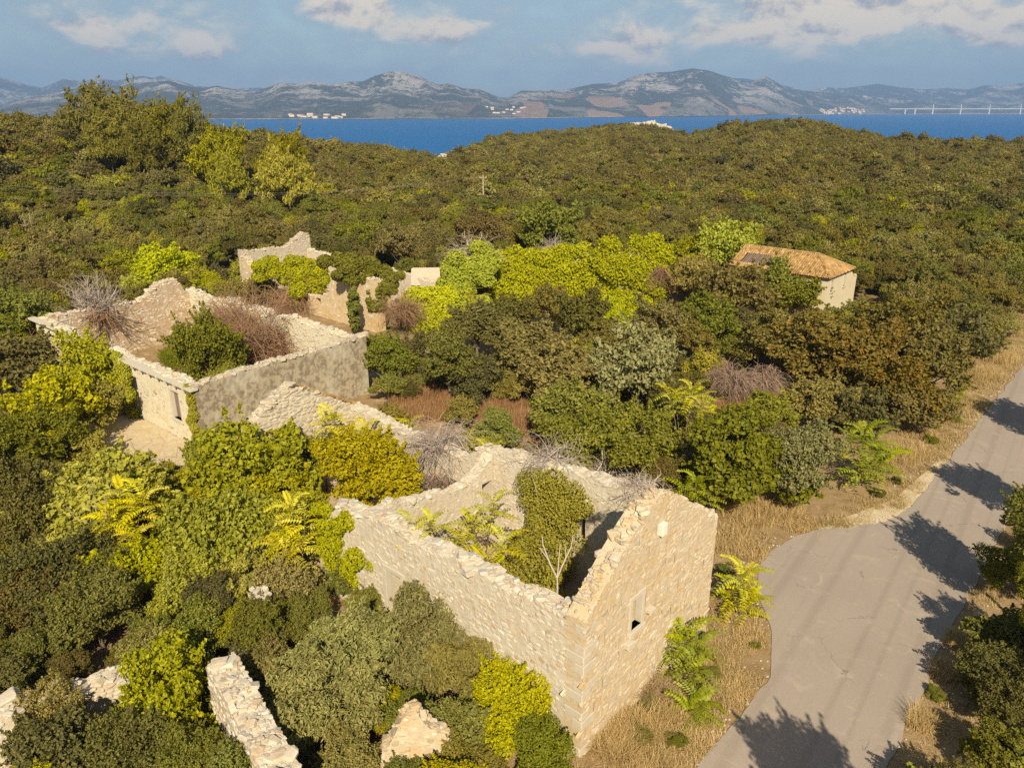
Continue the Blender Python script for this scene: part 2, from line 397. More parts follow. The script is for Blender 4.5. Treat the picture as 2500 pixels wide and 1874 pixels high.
def terrain(X, Y):
    X = np.asarray(X, float); Y = np.asarray(Y, float)
    r = np.hypot(X, Y); a = np.arctan2(X, Y)
    Rr = np.interp(a, _az, sky_r); zr = np.interp(a, _az, _zr)
    t = np.clip((r - 95) / np.maximum(Rr - 95, 1), 0, 1); up = t * t * (3 - 2 * t)
    z = zr * (0.55 * up + 0.45 * t * t)
    und = (fbm(X * .018 + 5, Y * .018, 3, 3) - .5) * 5.0 * np.clip((r - 110) / 60, 0, 1) * np.clip((Rr - r) / 60, 0.0, 1)
    z = z + und
    b = np.maximum(r - Rr, 0)
    return np.maximum(z - b * b * .0015 * np.clip(b / 60, 0, 1) - b * .07, SEA - 6)
aa = np.concatenate([np.linspace(-math.pi, -.75, 40)[:-1], np.linspace(-.75, .75, 300), np.linspace(.75, math.pi, 40)[1:]])
rr = np.concatenate([np.linspace(0, 100, 22), np.linspace(104, 560, 110), np.linspace(580, 900, 14)])
A2, R2 = np.meshgrid(aa, rr); GX = R2 * np.sin(A2); GY = R2 * np.cos(A2); GZ = terrain(GX, GY)
ni, nj = A2.shape; ii, jj = np.meshgrid(np.arange(ni - 1), np.arange(nj - 1), indexing='ij'); q0 = ii * nj + jj
Fg = np.stack([q0, q0 + 1, q0 + nj + 1, q0 + nj], -1).reshape(-1, 4)[:, ::-1]
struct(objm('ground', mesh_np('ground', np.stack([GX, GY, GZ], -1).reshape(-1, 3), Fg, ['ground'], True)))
S = 11500
struct(objm('sea', mesh_np('sea', [(-S, -3000, SEA), (S, -3000, SEA), (S, 14500, SEA), (-S, 14500, SEA)], np.array([[0, 1, 2, 3]]), ['seawater'])))

# far mountains: polar height fields whose crest follows the skyline
def range_mesh(name, xs, ys, sx, sr, depth, seed, back=1500, rough=.55):
    azs = np.array([azel(x, y)[0] for x, y in zip(xs, ys)]); rat = np.array([math.tan(azel(x, y)[1]) for x, y in zip(xs, ys)])
    a = np.linspace(azs[0], azs[-1], 620); ta = np.interp(a, azs, rat)
    sa = np.array([azel(x, 285)[0] for x in sx]); r0 = np.interp(a, sa, sr) + (fbm(a * 60, a * 0, 4, seed) - .5) * 120
    t = np.concatenate([np.linspace(0, 1, 46), np.linspace(1.05, 1.6, 8)])
    rad = r0[None] + depth * t[:, None]; X = rad * np.sin(a)[None]; Y = rad * np.cos(a)[None]
    n = fbm(X / 900, Y / 900, 6, seed + 3, True); n2 = fbm(X / 260, Y / 260, 5, seed + 9)
    env = np.where(t[:, None] < 1, (t[:, None] ** .75) * (1 - .12 * t[:, None]), np.maximum(0, 1 - (t[:, None] - 1) / .6) * .88)
    h = env * (1 - rough + rough * (.75 * n + .55 * n2)) * (.55 + .45 * t[:, None].clip(0, 1)) + .012
    lim = (ta[None] * rad + CAMZ - SEA) / np.maximum(h, 1e-4)
    sel = np.where((t[:, None] > .15), lim, 1e9); amp = sel.min(axis=0)
    Z = SEA - 1 + amp[None] * h
    ni, nj = Z.shape; ii, jj = np.meshgrid(np.arange(ni - 1), np.arange(nj - 1), indexing='ij'); q = ii * nj + jj
    F = np.stack([q, q + 1, q + nj + 1, q + nj], -1).reshape(-1, 4)
    o = objm(name, mesh_np(name, np.stack([X, Y, Z], -1).reshape(-1, 3), F, ['mountain'], True)); struct(o)
    return a, t, r0, depth, Z
front = [(-520, 215), (-300, 245), (-80, 262), (0, 262), (32, 247), (111, 231), (206, 211), (269, 210), (364, 199), (411, 196), (453, 209), (497, 215), (528, 209), (585, 220), (632, 221), (685, 202), (727, 205), (758, 199), (803, 207), (847, 200), (885, 199), (916, 185), (951, 175), (992, 175), (1027, 188), (1068, 207), (1097, 204), (1132, 216), (1170, 218), (1217, 237), (1240, 239), (1274, 221), (1300, 222), (1382, 219), (1448, 205), (1509, 202), (1553, 183), (1586, 178), (1641, 175), (1691, 167), (1729, 172), (1798, 194), (1828, 200), (1871, 186), (1916, 213), (1965, 222), (2020, 226), (2142, 235), (2300, 248), (2500, 256), (2900, 258)]
FM = range_mesh('mountains', [p[0] for p in front], [p[1] for p in front], [-500, 515, 900, 1250, 1700, 2050, 2500, 2900], [4600, 4500, 4350, 4600, 5600, 7600, 9300, 9600], 1700, 11)
back1 = [(-520, 180), (-200, 205), (0, 188), (32, 196), (63, 207), (101, 215), (127, 205), (158, 191), (196, 199), (240, 191), (285, 197), (345, 185), (373, 190), (392, 185), (427, 194), (475, 209), (560, 217), (633, 214), (700, 226), (1230, 240), (1380, 224), (1448, 206), (1500, 216), (1760, 190), (1820, 192), (1900, 205), (1965, 222), (2020, 213), (2059, 216), (2142, 205), (2197, 213), (2257, 219), (2313, 215), (2362, 219), (2406, 208), (2450, 211), (2500, 202), (2600, 206), (2900, 212)]
range_mesh('mountains_behind', [p[0] for p in back1], [p[1] for p in back1], [-500, 700, 1300, 1900, 2200, 2900], [8600, 8600, 8800, 9300, 10200, 10400], 1900, 40)

# ------------------------------------------------------------------ road
Lp = [(1560, 2050), (1640, 1960), (1707, 1874), (1796, 1758), (1852, 1693), (1885, 1646), (1881, 1590), (1882, 1530), (1861, 1483), (1847, 1445), (1854, 1375), (1899, 1333), (1959, 1303), (2020, 1291), (2095, 1287), (2170, 1275), (2207, 1249), (2254, 1203), (2292, 1150), (2328, 1109), (2420, 990), (2495, 895)]
Rp = [(2060, 2050), (2120, 1950), (2165, 1874), (2190, 1815), (2212, 1772), (2240, 1715), (2263, 1660), (2277, 1615), (2291, 1576), (2320, 1530), (2342, 1501), (2375, 1440), (2412, 1361), (2440, 1305), (2500, 1193)]
LW = np.array([gz(*p) for p in Lp]); RW = np.array([gz(*p) for p in Rp])
LW = np.vstack([LW, LW[-1] + (LW[-1] - LW[-3]) / np.linalg.norm(LW[-1] - LW[-3]) * 60])
RW = np.vstack([RW, RW[-1] + (LW[-1] - LW[-4]) / np.linalg.norm(LW[-1] - LW[-4]) * 85])
def resamp(P, n):
    d = np.concatenate([[0], np.cumsum(np.linalg.norm(np.diff(P, axis=0), axis=1))]); s = np.linspace(0, d[-1], n)
    return np.stack([np.interp(s, d, P[:, 0]), np.interp(s, d, P[:, 1])], -1)
def smooth(P, k=3):
    for _ in range(k):
        Q = P.copy(); Q[1:-1] = .25 * P[:-2] + .5 * P[1:-1] + .25 * P[2:]; P = Q
    return P
NS = 260
LS = smooth(resamp(LW, NS), 4); RS = smooth(resamp(RW, NS), 6)
LS = LS + (np.stack([fbm(np.arange(NS) * .35, np.arange(NS) * 0., 4, 5), fbm(np.arange(NS) * .35, np.arange(NS) * 0. + 9, 4, 6)], -1) - .5) * .35
RS = RS + (np.stack([fbm(np.arange(NS) * .35, np.arange(NS) * 0. + 3, 4, 5), fbm(np.arange(NS) * .35, np.arange(NS) * 0. + 19, 4, 6)], -1) - .5) * .35
nx = 7; G = LS[:, None] * (1 - np.linspace(0, 1, nx))[None, :, None] + RS[:, None] * np.linspace(0, 1, nx)[None, :, None]
V = np.concatenate([G, np.full((NS, nx, 1), .035)], -1).reshape(-1, 3)
edge = np.concatenate([np.concatenate([LS - 0.02, np.full((NS, 1), -.05)], 1), np.concatenate([RS + 0.02, np.full((NS, 1), -.05)], 1)])
i_, j_ = np.meshgrid(np.arange(NS - 1), np.arange(nx - 1), indexing='ij'); q = i_ * nx + j_
F = np.stack([q, q + 1, q + nx + 1, q + nx], -1).reshape(-1, 4)
k_ = np.arange(NS - 1); b0 = NS * nx
F2 = np.stack([b0 + k_, k_ * nx, (k_ + 1) * nx, b0 + k_ + 1], -1)
F3_ = np.stack([k_ * nx + nx - 1, b0 + NS + k_, b0 + NS + k_ + 1, (k_ + 1) * nx + nx - 1], -1)
struct(objm('road', mesh_np('road', np.vstack([V, edge]), np.vstack([F, F2, F3_]), ['asphalt'])))
ROADC = np.vstack([LS, RS, (LS + RS) / 2, LS * .75 + RS * .25, LS * .25 + RS * .75])
def in_poly(x, y, P):
    c = False; n = len(P); j = n - 1
    for i in range(n):
        if (P[i][1] > y) != (P[j][1] > y) and x < (P[j][0] - P[i][0]) * (y - P[i][1]) / (P[j][1] - P[i][1]) + P[i][0]: c = not c
        j = i
    return c
ROADPOLY = [tuple(p) for p in LS[::4]] + [tuple(p) for p in RS[::-4]]
def on_road(x, y, m):
    return in_poly(x, y, ROADPOLY) or np.min(np.hypot(ROADC[:, 0] - x, ROADC[:, 1] - y)) < m
# pale gravel shoulder at the lay-by
sh = [(1985, 1298), (2095, 1290), (2170, 1279), (2210, 1252), (2256, 1206), (2296, 1154), (2330, 1112), (2300, 1120), (2240, 1180), (2170, 1225), (2090, 1258), (2030, 1280)]
P = np.array([gz(*p) for p in sh]); c0 = P.mean(0)
P2 = smooth(np.vstack([resamp(np.vstack([P, P[:1]]), 90)]), 2); P2 = P2 + rng.normal(0, .10, P2.shape)
V = np.vstack([np.c_[P2, np.full(len(P2), .012)], [[*c0, .022]]])
struct(objm('gravel_shoulder', mesh_np('gravel_shoulder', V, np.array([(i, i + 1, 90) for i in range(89)] + [(89, 0, 90)]), ['gravel'])))
#PART2
# ------------------------------------------------------------------ masonry
def stone_templates(n=10, seed=3):
    r = np.random.default_rng(seed); out = []
    th = np.linspace(0, 2 * np.pi, 8, endpoint=False) + np.pi / 8
    for _ in range(n):
        rad = (1 / np.maximum(np.abs(np.cos(th)), np.abs(np.sin(th)))) ** .75 * r.uniform(.72, 1.04, 8)
        ring = np.stack([np.cos(th) * rad, np.sin(th) * rad], -1) * .98
        s = r.uniform(.72, .88)
        V = np.vstack([np.c_[ring * 1.0, np.full(8, -4.)], np.c_[ring, r.uniform(.1, .5, 8)], np.c_[ring * s + r.normal(0, .05, (8, 2)), r.uniform(.75, 1.1, 8)], [[r.normal(0, .15), r.normal(0, .15), r.uniform(.9, 1.2)]]])
        k = np.arange(8); k1 = (k + 1) % 8
        F4 = np.vstack([np.stack([k, k1, k1 + 8, k + 8], -1), np.stack([k + 8, k1 + 8, k1 + 16, k + 16], -1)])
        F3 = np.stack([k + 16, k1 + 16, np.full(8, 24)], -1)
        out.append((V, F4, F3))
    return out
ST = stone_templates()
def chunk_templates(n=8, seed=5):
    r = np.random.default_rng(seed); out = []
    for _ in range(n):
        V, F4, F3 = make_block(r.uniform(.22, .42)); V = V * r.uniform(.75, 1.1, (1, 3)) + r.normal(0, .11, V.shape); out.append((V, F4, F3))
    return out
CH = chunk_templates()
ST_ME = {}; 
def tmpl_mesh(kind, i, mat):
    key = (kind, i, mat)
    if key not in ST_ME:
        V, F4, F3 = (ST if kind == 's' else CH)[i]; ST_ME[key] = mesh_np('stone', V, [F4, F3], [mat])
    return ST_ME[key]

class Ruin:
    """a roofless building: wall parts with stones bedded in them"""
    def __init__(s, name, label, cat, loc, limit=300, group=None):
        s.root = thing(name, label, cat, loc, group); s.st = []; s.limit = limit
    def wall(s, part, p0, e, n, L, prof, th, mat, smat, openings=(), zb=-.4, rag=.10, faces='fbt', keep=.86, size=1.0, proud=.03, seed=0, label=None, tops=1.0, topmat=None, endcap=True):
        r = np.random.default_rng(seed + 100); p0 = np.asarray(p0, float); e = np.asarray(e, float); e = e / np.linalg.norm(e); n = np.asarray(n, float); n = n / np.linalg.norm(n)
        ps, pz = np.array(prof).T
        br = sorted(set([0.0, L] + [o[0] for o in openings] + [o[1] for o in openings])); S_ = []
        for a, b in zip(br[:-1], br[1:]):
            k = max(1, int(round((b - a) / .22))); S_ += list(np.linspace(a, b, k, endpoint=False))
        S_.append(L); S_ = np.array(S_)
        nb_ = int(L / .2) + 6; blocks = r.normal(0, rag * .6, nb_) + np.interp(np.arange(nb_), np.arange(0, nb_ + 6, 6), r.normal(0, rag, len(np.arange(0, nb_ + 6, 6))))
        def top(x): return np.interp(x, ps, pz) + np.interp(np.asarray(x) / .2, np.arange(nb_), blocks)
        T = top(np.clip(S_ + 1e-4, 0, L))
        def disp(a, z, sd): return .010 * (np.sin(a * 7.1 + z * 3.3 + sd) + np.sin(z * 9.7 - a * 2.9 + sd * 2) + np.sin(a * 17 + z * 13)) * .5
        mb = MB()
        def vert(a, d, z):
            return p0[None, :2] * 1 + np.outer(a, e[:2]) + np.outer(d, n[:2])
        def W3(a, d, z):
            a = np.asarray(a, float).ravel(); d = np.asarray(d, float).ravel(); z = np.asarray(z, float).ravel()
            q = p0[None, :2] + a[:, None] * e[None, :2] + d[:, None] * n[None, :2]; return np.c_[q, z]
        for i in range(len(S_) - 1):
            a, b = S_[i], S_[i + 1]; m_ = .5 * (a + b)
            segs = [(zb, None)]
            op = [o for o in openings if o[0] - 1e-6 <= a and b <= o[1] + 1e-6]
            for o in sorted(op, key=lambda o: o[2]):
                lo = segs.pop()
                if o[2] > lo[0] + .01: segs.append((lo[0], o[2]))
                segs.append((o[3], None))
            for z0, z1 in segs:
                ta = T[i] if z1 is None else z1; tb = T[i + 1] if z1 is None else z1
                if z1 is None and min(ta, tb) <= z0: continue
                k = max(1, int(round((max(ta, tb) - z0) / .4))); f = np.linspace(0, 1, k + 1)
                za = z0 + (ta - z0) * f; zb_ = z0 + (tb - z0) * f
                aa_ = np.full(k + 1, a); bb_ = np.full(k + 1, b)
                fa = disp(aa_, za, 0); fb = disp(bb_, zb_, 0); ga = disp(aa_, za, 5); gb = disp(bb_, zb_, 5)
                V = np.vstack([W3(aa_, fa, za), W3(bb_, fb, zb_), W3(aa_, th + ga, za), W3(bb_, th + gb, zb_)])
                K = k + 1; j = np.arange(k)
                Fs = [np.stack([j, j + K, j + K + 1, j + 1], -1), np.stack([2 * K + j, 2 * K + j + 1, 3 * K + j + 1, 3 * K + j], -1)]
                Fs.append(np.array([[k, K + k, 3 * K + k, 2 * K + k]]))
                if z0 > zb + .01: Fs.append(np.array([[0, 2 * K, 3 * K, K]]))
                def open_at(x): return any(abs(x - o[0]) < 1e-6 or abs(x - o[1]) < 1e-6 for o in openings)
                if i == 0 or open_at(a): Fs.append(np.stack([j, j + 1, 2 * K + j + 1, 2 * K + j], -1))
                if i == len(S_) - 2 or open_at(b): Fs.append(np.stack([K + j, 3 * K + j, 3 * K + j + 1, K + j + 1], -1))
                mb.add(V, np.vstack(Fs))
        w = objm(part, mb.mesh(part, [mat]), s.root)
        if label: w['label'] = label
        e3 = np.array((e[0], e[1], 0)); n3 = np.array((n[0], n[1], 0)); up = np.array((0, 0, 1.))
        cp = np.array((0, 0, CAMZ))
        def put(kind, c, ax, nrm):
            v = cp - c; dist = np.linalg.norm(v); fac = max(0, float(np.dot(v / dist, nrm)))
            area = np.linalg.norm(ax[0]) * np.linalg.norm(ax[1]); s.st.append((area * fac / dist ** 2, kind, r.integers(0, 8), c, ax, w, smat))
        for fc in faces:
            if fc in 'fb':
                d0 = 0.0 if fc == 'f' else th; nr = -n3 if fc == 'f' else n3; z = zb + .3
                while z < pz.max() + .2:
                    hgt = r.uniform(.13, .27) * size; x = -r.uniform(0, .3)
                    while x < L:
                        ln = float(np.clip(.30 * np.exp(r.normal(0, .42)), .12, .75)) * size; c_ = x + ln / 2
                        if 0.02 < c_ < L - .02 and r.random() < keep:
                            zt = float(top(c_)); hh = hgt * r.uniform(.65, 1.25)
                            inside = any(o[0] - ln * .45 < c_ < o[1] + ln * .45 and o[2] - hh * .5 < z + hgt / 2 < o[3] + hh * .5 for o in openings)
                            if z + hgt * .6 < zt and not inside:
                                c = W3([c_], [d0 + disp(c_, z, 0 if fc == 'f' else 5)], [z + hgt / 2 + r.normal(0, .035)])[0]
                                an = r.normal(0, .22); ex = e3 * math.cos(an) + up * math.sin(an); ey = -e3 * math.sin(an) + up * math.cos(an)
                                dp = proud * r.uniform(.5, 1.5); tl = nr + ex * r.normal(0, .12) + ey * r.normal(0, .12); tl = tl / np.linalg.norm(tl)
                                ax = np.array([ex * ln * .485, ey * hh * .49, tl * dp])
                                if np.dot(np.cross(ax[0], ax[1]), ax[2]) < 0: ax[0] = -ax[0]
                                put('s', c, ax, nr)
                        x += ln
                    z += hgt
            if fc == 't':
                for _ in range(int(L * th / (.019 * (size * tops) ** 2))):
                    st_ = .17 * size * tops * math.exp(r.normal(0, .45)); wd = st_ * r.uniform(.55, 1.0); xc = r.uniform(.03, L - .03); yc = r.uniform(.02, th - .02)
                    hz = r.uniform(.18, .38) * wd; c = W3([xc], [yc], [float(top(xc)) + hz * r.uniform(-.5, .6)])[0]
                    an = r.uniform(0, 3.14); ex = e3 * math.cos(an) + n3 * math.sin(an); ey = np.cross(up, ex); tl = up + ex * r.normal(0, .3) + ey * r.normal(0, .3); tl = tl / np.linalg.norm(tl)
                    put('c', c, np.array([ex * st_ * .5, ey * wd * .5, tl * hz]), up)
        return w
    def block(s, name, w, c, ax, mat='cutstone'):
        V, F4, F3 = BLOCK; mb = MB(); mb.box(c, ax); o = objm(name, mb.mesh(name, [mat]), w); return o
    def frame(s, w, p0, e, n, s0, s1, z0, z1, fw=.16, out=.03, dp=.3, sill=True, mat='cutstone'):
        e = np.asarray(e, float) / np.linalg.norm(e); n = np.asarray(n, float) / np.linalg.norm(n); e3 = np.array((*e[:2], 0)); n3 = np.array((*n[:2], 0)); up = np.array((0, 0, 1.))
        def at(a, d, z): return np.array((*(np.asarray(p0)[:2] + e[:2] * a + n[:2] * d), z))
        dd = dp / 2 - out
        s.block('jamb', w, at(s0 - fw / 2 + .01, dd, (z0 + z1) / 2), [e3 * fw / 2, n3 * dp / 2, up * (z1 - z0) / 2], mat)
        s.block('jamb', w, at(s1 + fw / 2 - .01, dd, (z0 + z1) / 2), [e3 * fw / 2, n3 * dp / 2, up * (z1 - z0) / 2], mat)
        s.block('lintel', w, at((s0 + s1) / 2, dd, z1 + fw / 2), [e3 * ((s1 - s0) / 2 + fw * 1.15), n3 * (dp / 2 + .01), up * fw / 2], mat)
        if sill: s.block('sill', w, at((s0 + s1) / 2, dd - .04, z0 - fw / 2), [e3 * ((s1 - s0) / 2 + fw * 1.2), n3 * (dp / 2 + .05), up * fw / 2], mat)
    def done(s):
        s.st.sort(key=lambda q: -q[0]); rest = {}
        for k, (a, kind, i, c, ax, w, sm) in enumerate(s.st):
            if k < s.limit:
                o = bpy.data.objects.new('stone', tmpl_mesh(kind, int(i), sm)); COL.objects.link(o); o.parent = w
                M = Matrix.Identity(4)
                for col in range(3):
                    for row in range(3): M[row][col] = ax[col][row]
                M[0][3], M[1][3], M[2][3] = c; o.matrix_basis = M
            else: rest.setdefault((w.name, sm), (w, []))[1].append((kind, i, c, ax))
        for (nm, sm), (w, lst) in rest.items():
            mb = MB()
            for kind, i, c, ax in lst:
                V, F4, F3 = (ST if kind == 's' else CH)[int(i)]; mb.add(c + V @ ax, F4, F3)
            o = objm('rubble_stones', mb.mesh('rubble_stones', [sm]), w); o['kind'] = 'stuff'

EX = unit(np.array((.667, .745, 0.))); WX = np.array((-EX[1], EX[0], 0.))
N0 = np.array((2.31, 19.93, 0.))
def NW(s, w, z=0.0): q = N0 + EX * s + WX * w; return np.array((q[0], q[1], z))

# ---- nearest ruin: long roofless house with a tall gable towards the road
ru = Ruin('ruined_house', 'roofless rubble-stone house with tall gable beside the road, ailanthus growing inside', 'ruin', (2.3, 19.9, 0), 300)
gw = ru.wall('gable_wall', NW(0, 0), EX, WX, 8.76, [(0, 5.5), (1.2, 6.4), (1.86, 7.0), (3.2, 7.95), (4.15, 8.45), (4.75, 8.2), (6.5, 7.05), (8.76, 5.6)], .75, 'mortarwarm', 'stonewarm',
             openings=[(2.75, 3.4, 3.6, 4.85), (3.85, 4.2, 6.75, 7.25)], keep=.64, size=.92, proud=.016, seed=1, rag=.05, tops=1.1, label='sunlit ochre stone gable wall with one framed window')
ru.frame(gw, NW(0, 0), EX, WX, 2.75, 3.4, 3.6, 4.85, .17)
# brackets and the pale stone in the slit
ru.block('bracket_stone', gw, NW(2.55, -.06, 3.22), [EX * .2, WX * .16, np.array((0, 0, .11))])
ru.block('bracket_stone', gw, NW(3.85, -.06, 3.95), [EX * .17, WX * .16, np.array((0, 0, .08))])
ru.block('bracket_stone', gw, NW(4.33, -.05, 7.02), [EX * .15, WX * .12, np.array((0, 0, .24))], 'whiteslab')
sw = ru.wall('side_wall', NW(0, .75), WX, EX, 14.1, [(0, 5.45), (1.5, 5.35), (4, 5.2), (7, 5.15), (10, 5.2), (12.2, 5.0), (12.8, 4.4), (13.4, 3.4), (14.1, 1.4)], .75, 'mortar', 'stone',
             openings=[(8.35, 9.3, .9, 3.05)], keep=.64, size=.90, proud=.018, seed=2, rag=.08, tops=1.15, label='pale rubble side wall with a framed doorway and ragged top')
ru.frame(sw, NW(0, .75), WX, EX, 8.35, 9.3, .9, 3.05, .2, sill=False)
# corner quoins
for k in range(14):
    z = .2 + k * .38; a, b = (.38, .20) if k % 2 else (.20, .38)
    if k in (1, 2, 5, 8, 12): continue
    ru.block('quoin', gw, NW(a - .012, b - .012, z), [EX * a, WX * b, np.array((0, 0, .17))], 'cutstone')
rw = ru.wall('rear_wall', NW(8.76, .75), WX, -EX, 22.3, [(0, 5.55), (3, 5.6), (6, 5.4), (9.5, 5.2), (11.2, 5.1), (11.8, 4.9), (12.6, 4.1), (16, 4.0), (19, 4.2), (22.3, 4.4)], .75, 'mortar', 'stone',
             openings=[(5.1, 5.8, 1.6, 4.3), (13.0, 14.0, .2, 2.6)], keep=.5, size=.75, proud=.018, seed=3, rag=.11, tops=1.1, faces='bt')
cw = ru.wall('cross_wall', NW(.75, 11.5), EX, WX, 7.2, [(0, 4.75), (1.3, 4.7), (3.4, 4.25), (4.6, 3.9), (5.6, 4.0), (6.4, 4.35), (7.2, 5.0)], .6, 'mortar', 'stone', openings=[(6.45, 7.15, 0, 3.6)], keep=.45, size=.7, proud=.012, seed=4, rag=.06, tops=1.0, faces='ft')
fg = ru.wall('far_gable', NW(0, 23.0), EX, WX, 9.0, [(0, 4.1), (1.2, 4.9), (4.4, 6.75), (6.6, 5.4), (9.0, 4.0)], .7, 'mortar', 'stonegrey', keep=.97, size=1.2, proud=.04, seed=5, rag=.04, faces='ft', label='dry-stone gable wall abutting the taller plastered wall')
rem = ru.wall('side_wall_remnant', NW(0, 19.5), WX, EX, 3.5, [(0, 1.2), (1.2, 2.2), (2.4, 3.4), (3.5, 4.0)], .7, 'mortar', 'stone', keep=.7, seed=6, faces='bt')
mb = MB()
for k in range(22):
    a = 5.0 + 4.0 * k / 22; z = 6.33 - (a - 5.0) * .585
    mb.box(NW(a, 23.25, z + .12), [EX * .10, WX * .3, np.array((0, 0, .045))])
objm('tile_edging', mb.mesh('tile_edging', ['rooftile']), ru.root)
fl = objm('floor', mesh_np('floor', [NW(.6, .6, .03), NW(8.2, .6, .03), NW(8.2, 22.8, .03), NW(.6, 22.8, .03)], np.array([[0, 1, 2, 3]]), ['earthcore']), ru.root)
ru.done()

# ---- plastered ruin behind it
MA, MB_, MD = np.array((-19.8, 44.4, 0)), np.array((-11.07, 55.2, 0)), np.array((-39.55, 60.95, 0)); MC = MB_ + MD - MA
me_, mw_ = unit(MB_ - MA), unit(MD - MA)
pr = Ruin('plastered_ruin', 'large roofless house with grey-stained plaster wall and broken stone cornice', 'ruin', tuple(MA), 300)
L1, L2 = np.linalg.norm(MB_ - MA), np.linalg.norm(MD - MA)
pf = pr.wall('end_wall', MA, me_, mw_, L1, [(0, 4.45), (2, 4.5), (7, 4.55), (L1, 4.5)], .8, 'plaster', 'stonegrey', keep=.10, faces='t', seed=11, rag=.05, label='blotchy grey plaster end wall without openings')
pl_ = pr.wall('street_wall', MA + mw_ * .8, mw_, me_, 13.6, [(0, 4.3), (6, 4.35), (11.5, 4.35), (13.6, 4.1)], .8, 'limewash', 'stone', openings=[(1.55, 2.6, 1.5, 3.45), (7.4, 8.75, .2, 3.2)], keep=.35, faces='fbt', seed=12, rag=.07, proud=.015, size=1.1, label='pale street wall with wooden shuttered window')
pr.frame(pl_, MA + mw_ * .8, mw_, me_, 1.55, 2.6, 1.5, 3.45, .16); pr.frame(pl_, MA + mw_ * .8, mw_, me_, 7.4, 8.75, .2, 3.2, .16, sill=False)
c = MA + mw_ * (.8 + 2.08) + me_ * .25; pr.block('shutter', pl_, (c[0], c[1], 2.475), [mw_ * .5, me_ * .03, np.array((0, 0, .96))], 'oldwood')
ps2 = pr.wall('street_wall', MA + mw_ * 18.6, mw_, me_, L2 - 18.6, [(0, 3.6), (.8, 4.4), (L2 - 18.6, 4.5)], .8, 'limewash', 'stone', keep=.3, faces='fbt', seed=13, rag=.07, proud=.015, label='short stretch of street wall past the collapsed gap')
pc = pr.wall('street_wall_remnant', MA + mw_ * 14.4, mw_, me_, 4.2, [(0, 3.6), (1, 2.2), (3.2, 2.0), (4.2, 3.4)], .8, 'mortar', 'stone', keep=.6, faces='fbt', seed=14)
k = 0.0
while k < 13.2:
    ln = random.uniform(.9, 1.5); c = MA + mw_ * (k + ln / 2 - .15) - me_ * .12
    pr.block('cornice_stone', pl_, (c[0], c[1], 4.28), [mw_ * (ln / 2 - .01), me_ * .28, np.array((0, 0, .075))], 'cutstone'); k += ln
k = 18.8
while k < L2 - .6:
    ln = random.uniform(.9, 1.5); c = MA + mw_ * (k + ln / 2) - me_ * .12
    pr.block('cornice_stone', ps2, (c[0], c[1], 4.40), [mw_ * (ln / 2 - .01), me_ * .28, np.array((0, 0, .075))], 'cutstone'); k += ln
for k in np.arange(1.0, 13, 1.15):
    c = MA + mw_ * k - me_ * .16; pr.block('corbel', pl_, (c[0], c[1], 4.12), [mw_ * .10, me_ * .2, np.array((0, 0, .08))], 'cutstone')
pr.wall('rear_wall', MB_ + mw_ * .8, mw_, -me_, L2 - .8, [(0, 4.5), (8, 4.4), (11, 4.3), (14, 4.5), (21, 4.4), (L2 - .8, 4.5)], .8, 'limewash', 'stone', openings=[(8.7, 10.6, .2, 3.1)], keep=.4, faces='bt', seed=15, rag=.16)
pr.wall('back_wall', MD + me_ * .8, me_, -mw_, L1 - 1.6, [(0, 4.5), (5, 4.5), (7.6, 4.3), (9.5, 5.7), (11.2, 5.9), (12.0, 4.6), (L1 - 1.6, 4.2)], .9, 'earthcore', 'stone', keep=.45, faces='bt', seed=16, rag=.13)
pr.done()
# terrace in front of the street wall
TC = [MA + mw_ * 1.0 - me_ * .1, MA + mw_ * 10 - me_ * .1, MA + mw_ * 10 - me_ * 4.6, MA + mw_ * -1.0 - me_ * 4.6, MA - mw_ * 1.0 - me_ * .9]
V = [(p[0], p[1], .10) for p in TC] + [(p[0], p[1], -.2) for p in TC]
struct(objm('terrace', mesh_np('terrace', V, [np.array([[0, 1, 2, 0]])[:0].reshape(0, 4)] + [np.array([[0, 1, 2], [0, 2, 3], [0, 3, 4]])], ['gravel'])))
tw = Ruin('terrace_wall', 'low mossy retaining wall edging the terrace below the shuttered window', 'wall', tuple(TC[3]), 60)
tw.wall('wall', TC[3] - mw_ * .6, mw_, -me_, 6.5, [(0, .35), (3, .45), (6.5, .3)], .6, 'concrete', 'stonegrey', keep=.5, faces='bt', zb=-1.2, seed=21); tw.done()

# ---- ruin behind with a broken gable
F0 = np.array((-13.4, 71.9, 0.))
fr = Ruin('ivy_grown_ruin', 'roofless tan ruin hung with ivy, its broken gable rising at the far end', 'ruin', tuple(F0), 120)
fr.wall('front_wall', F0, WX, EX, 25, [(0, 5.2), (3, 5.1), (6, 4.4), (8, 2.6), (12, 1.6), (17, 1.4), (22, 2.6), (23.5, 4.2), (25, 5.0)], .8, 'oldplaster', 'stone', keep=.18, faces='ft', seed=31, openings=[(9, 10, 0.2, 2.4)])
fr.wall('broken_gable', F0 + WX * 25, EX, -WX, 9.4, [(0, 5.2), (.7, 5.0), (5.5, 4.9), (7.2, 5.3), (8.6, 6.5), (9.4, 5.6)], .8, 'concrete', 'stonegrey', keep=.8, faces='bt', seed=32, rag=.10)
fr.wall('end_wall', F0 + EX * .8, EX, WX, 5.5, [(0, 5.2), (1.2, 5.0), (1.3, 2.6), (5.5, 2.2)], .8, 'oldplaster', 'stone', keep=.15, faces='fbt', seed=33, openings=[(.5, 1.6, 0, 2.2)])
fr.wall('rear_wall', F0 + EX * 8.6, WX, EX, 24, [(0, 3.5), (10, 3.9), (24, 4.2)], .8, 'mortar', 'stone', keep=.3, faces='t', seed=34)
fr.done()
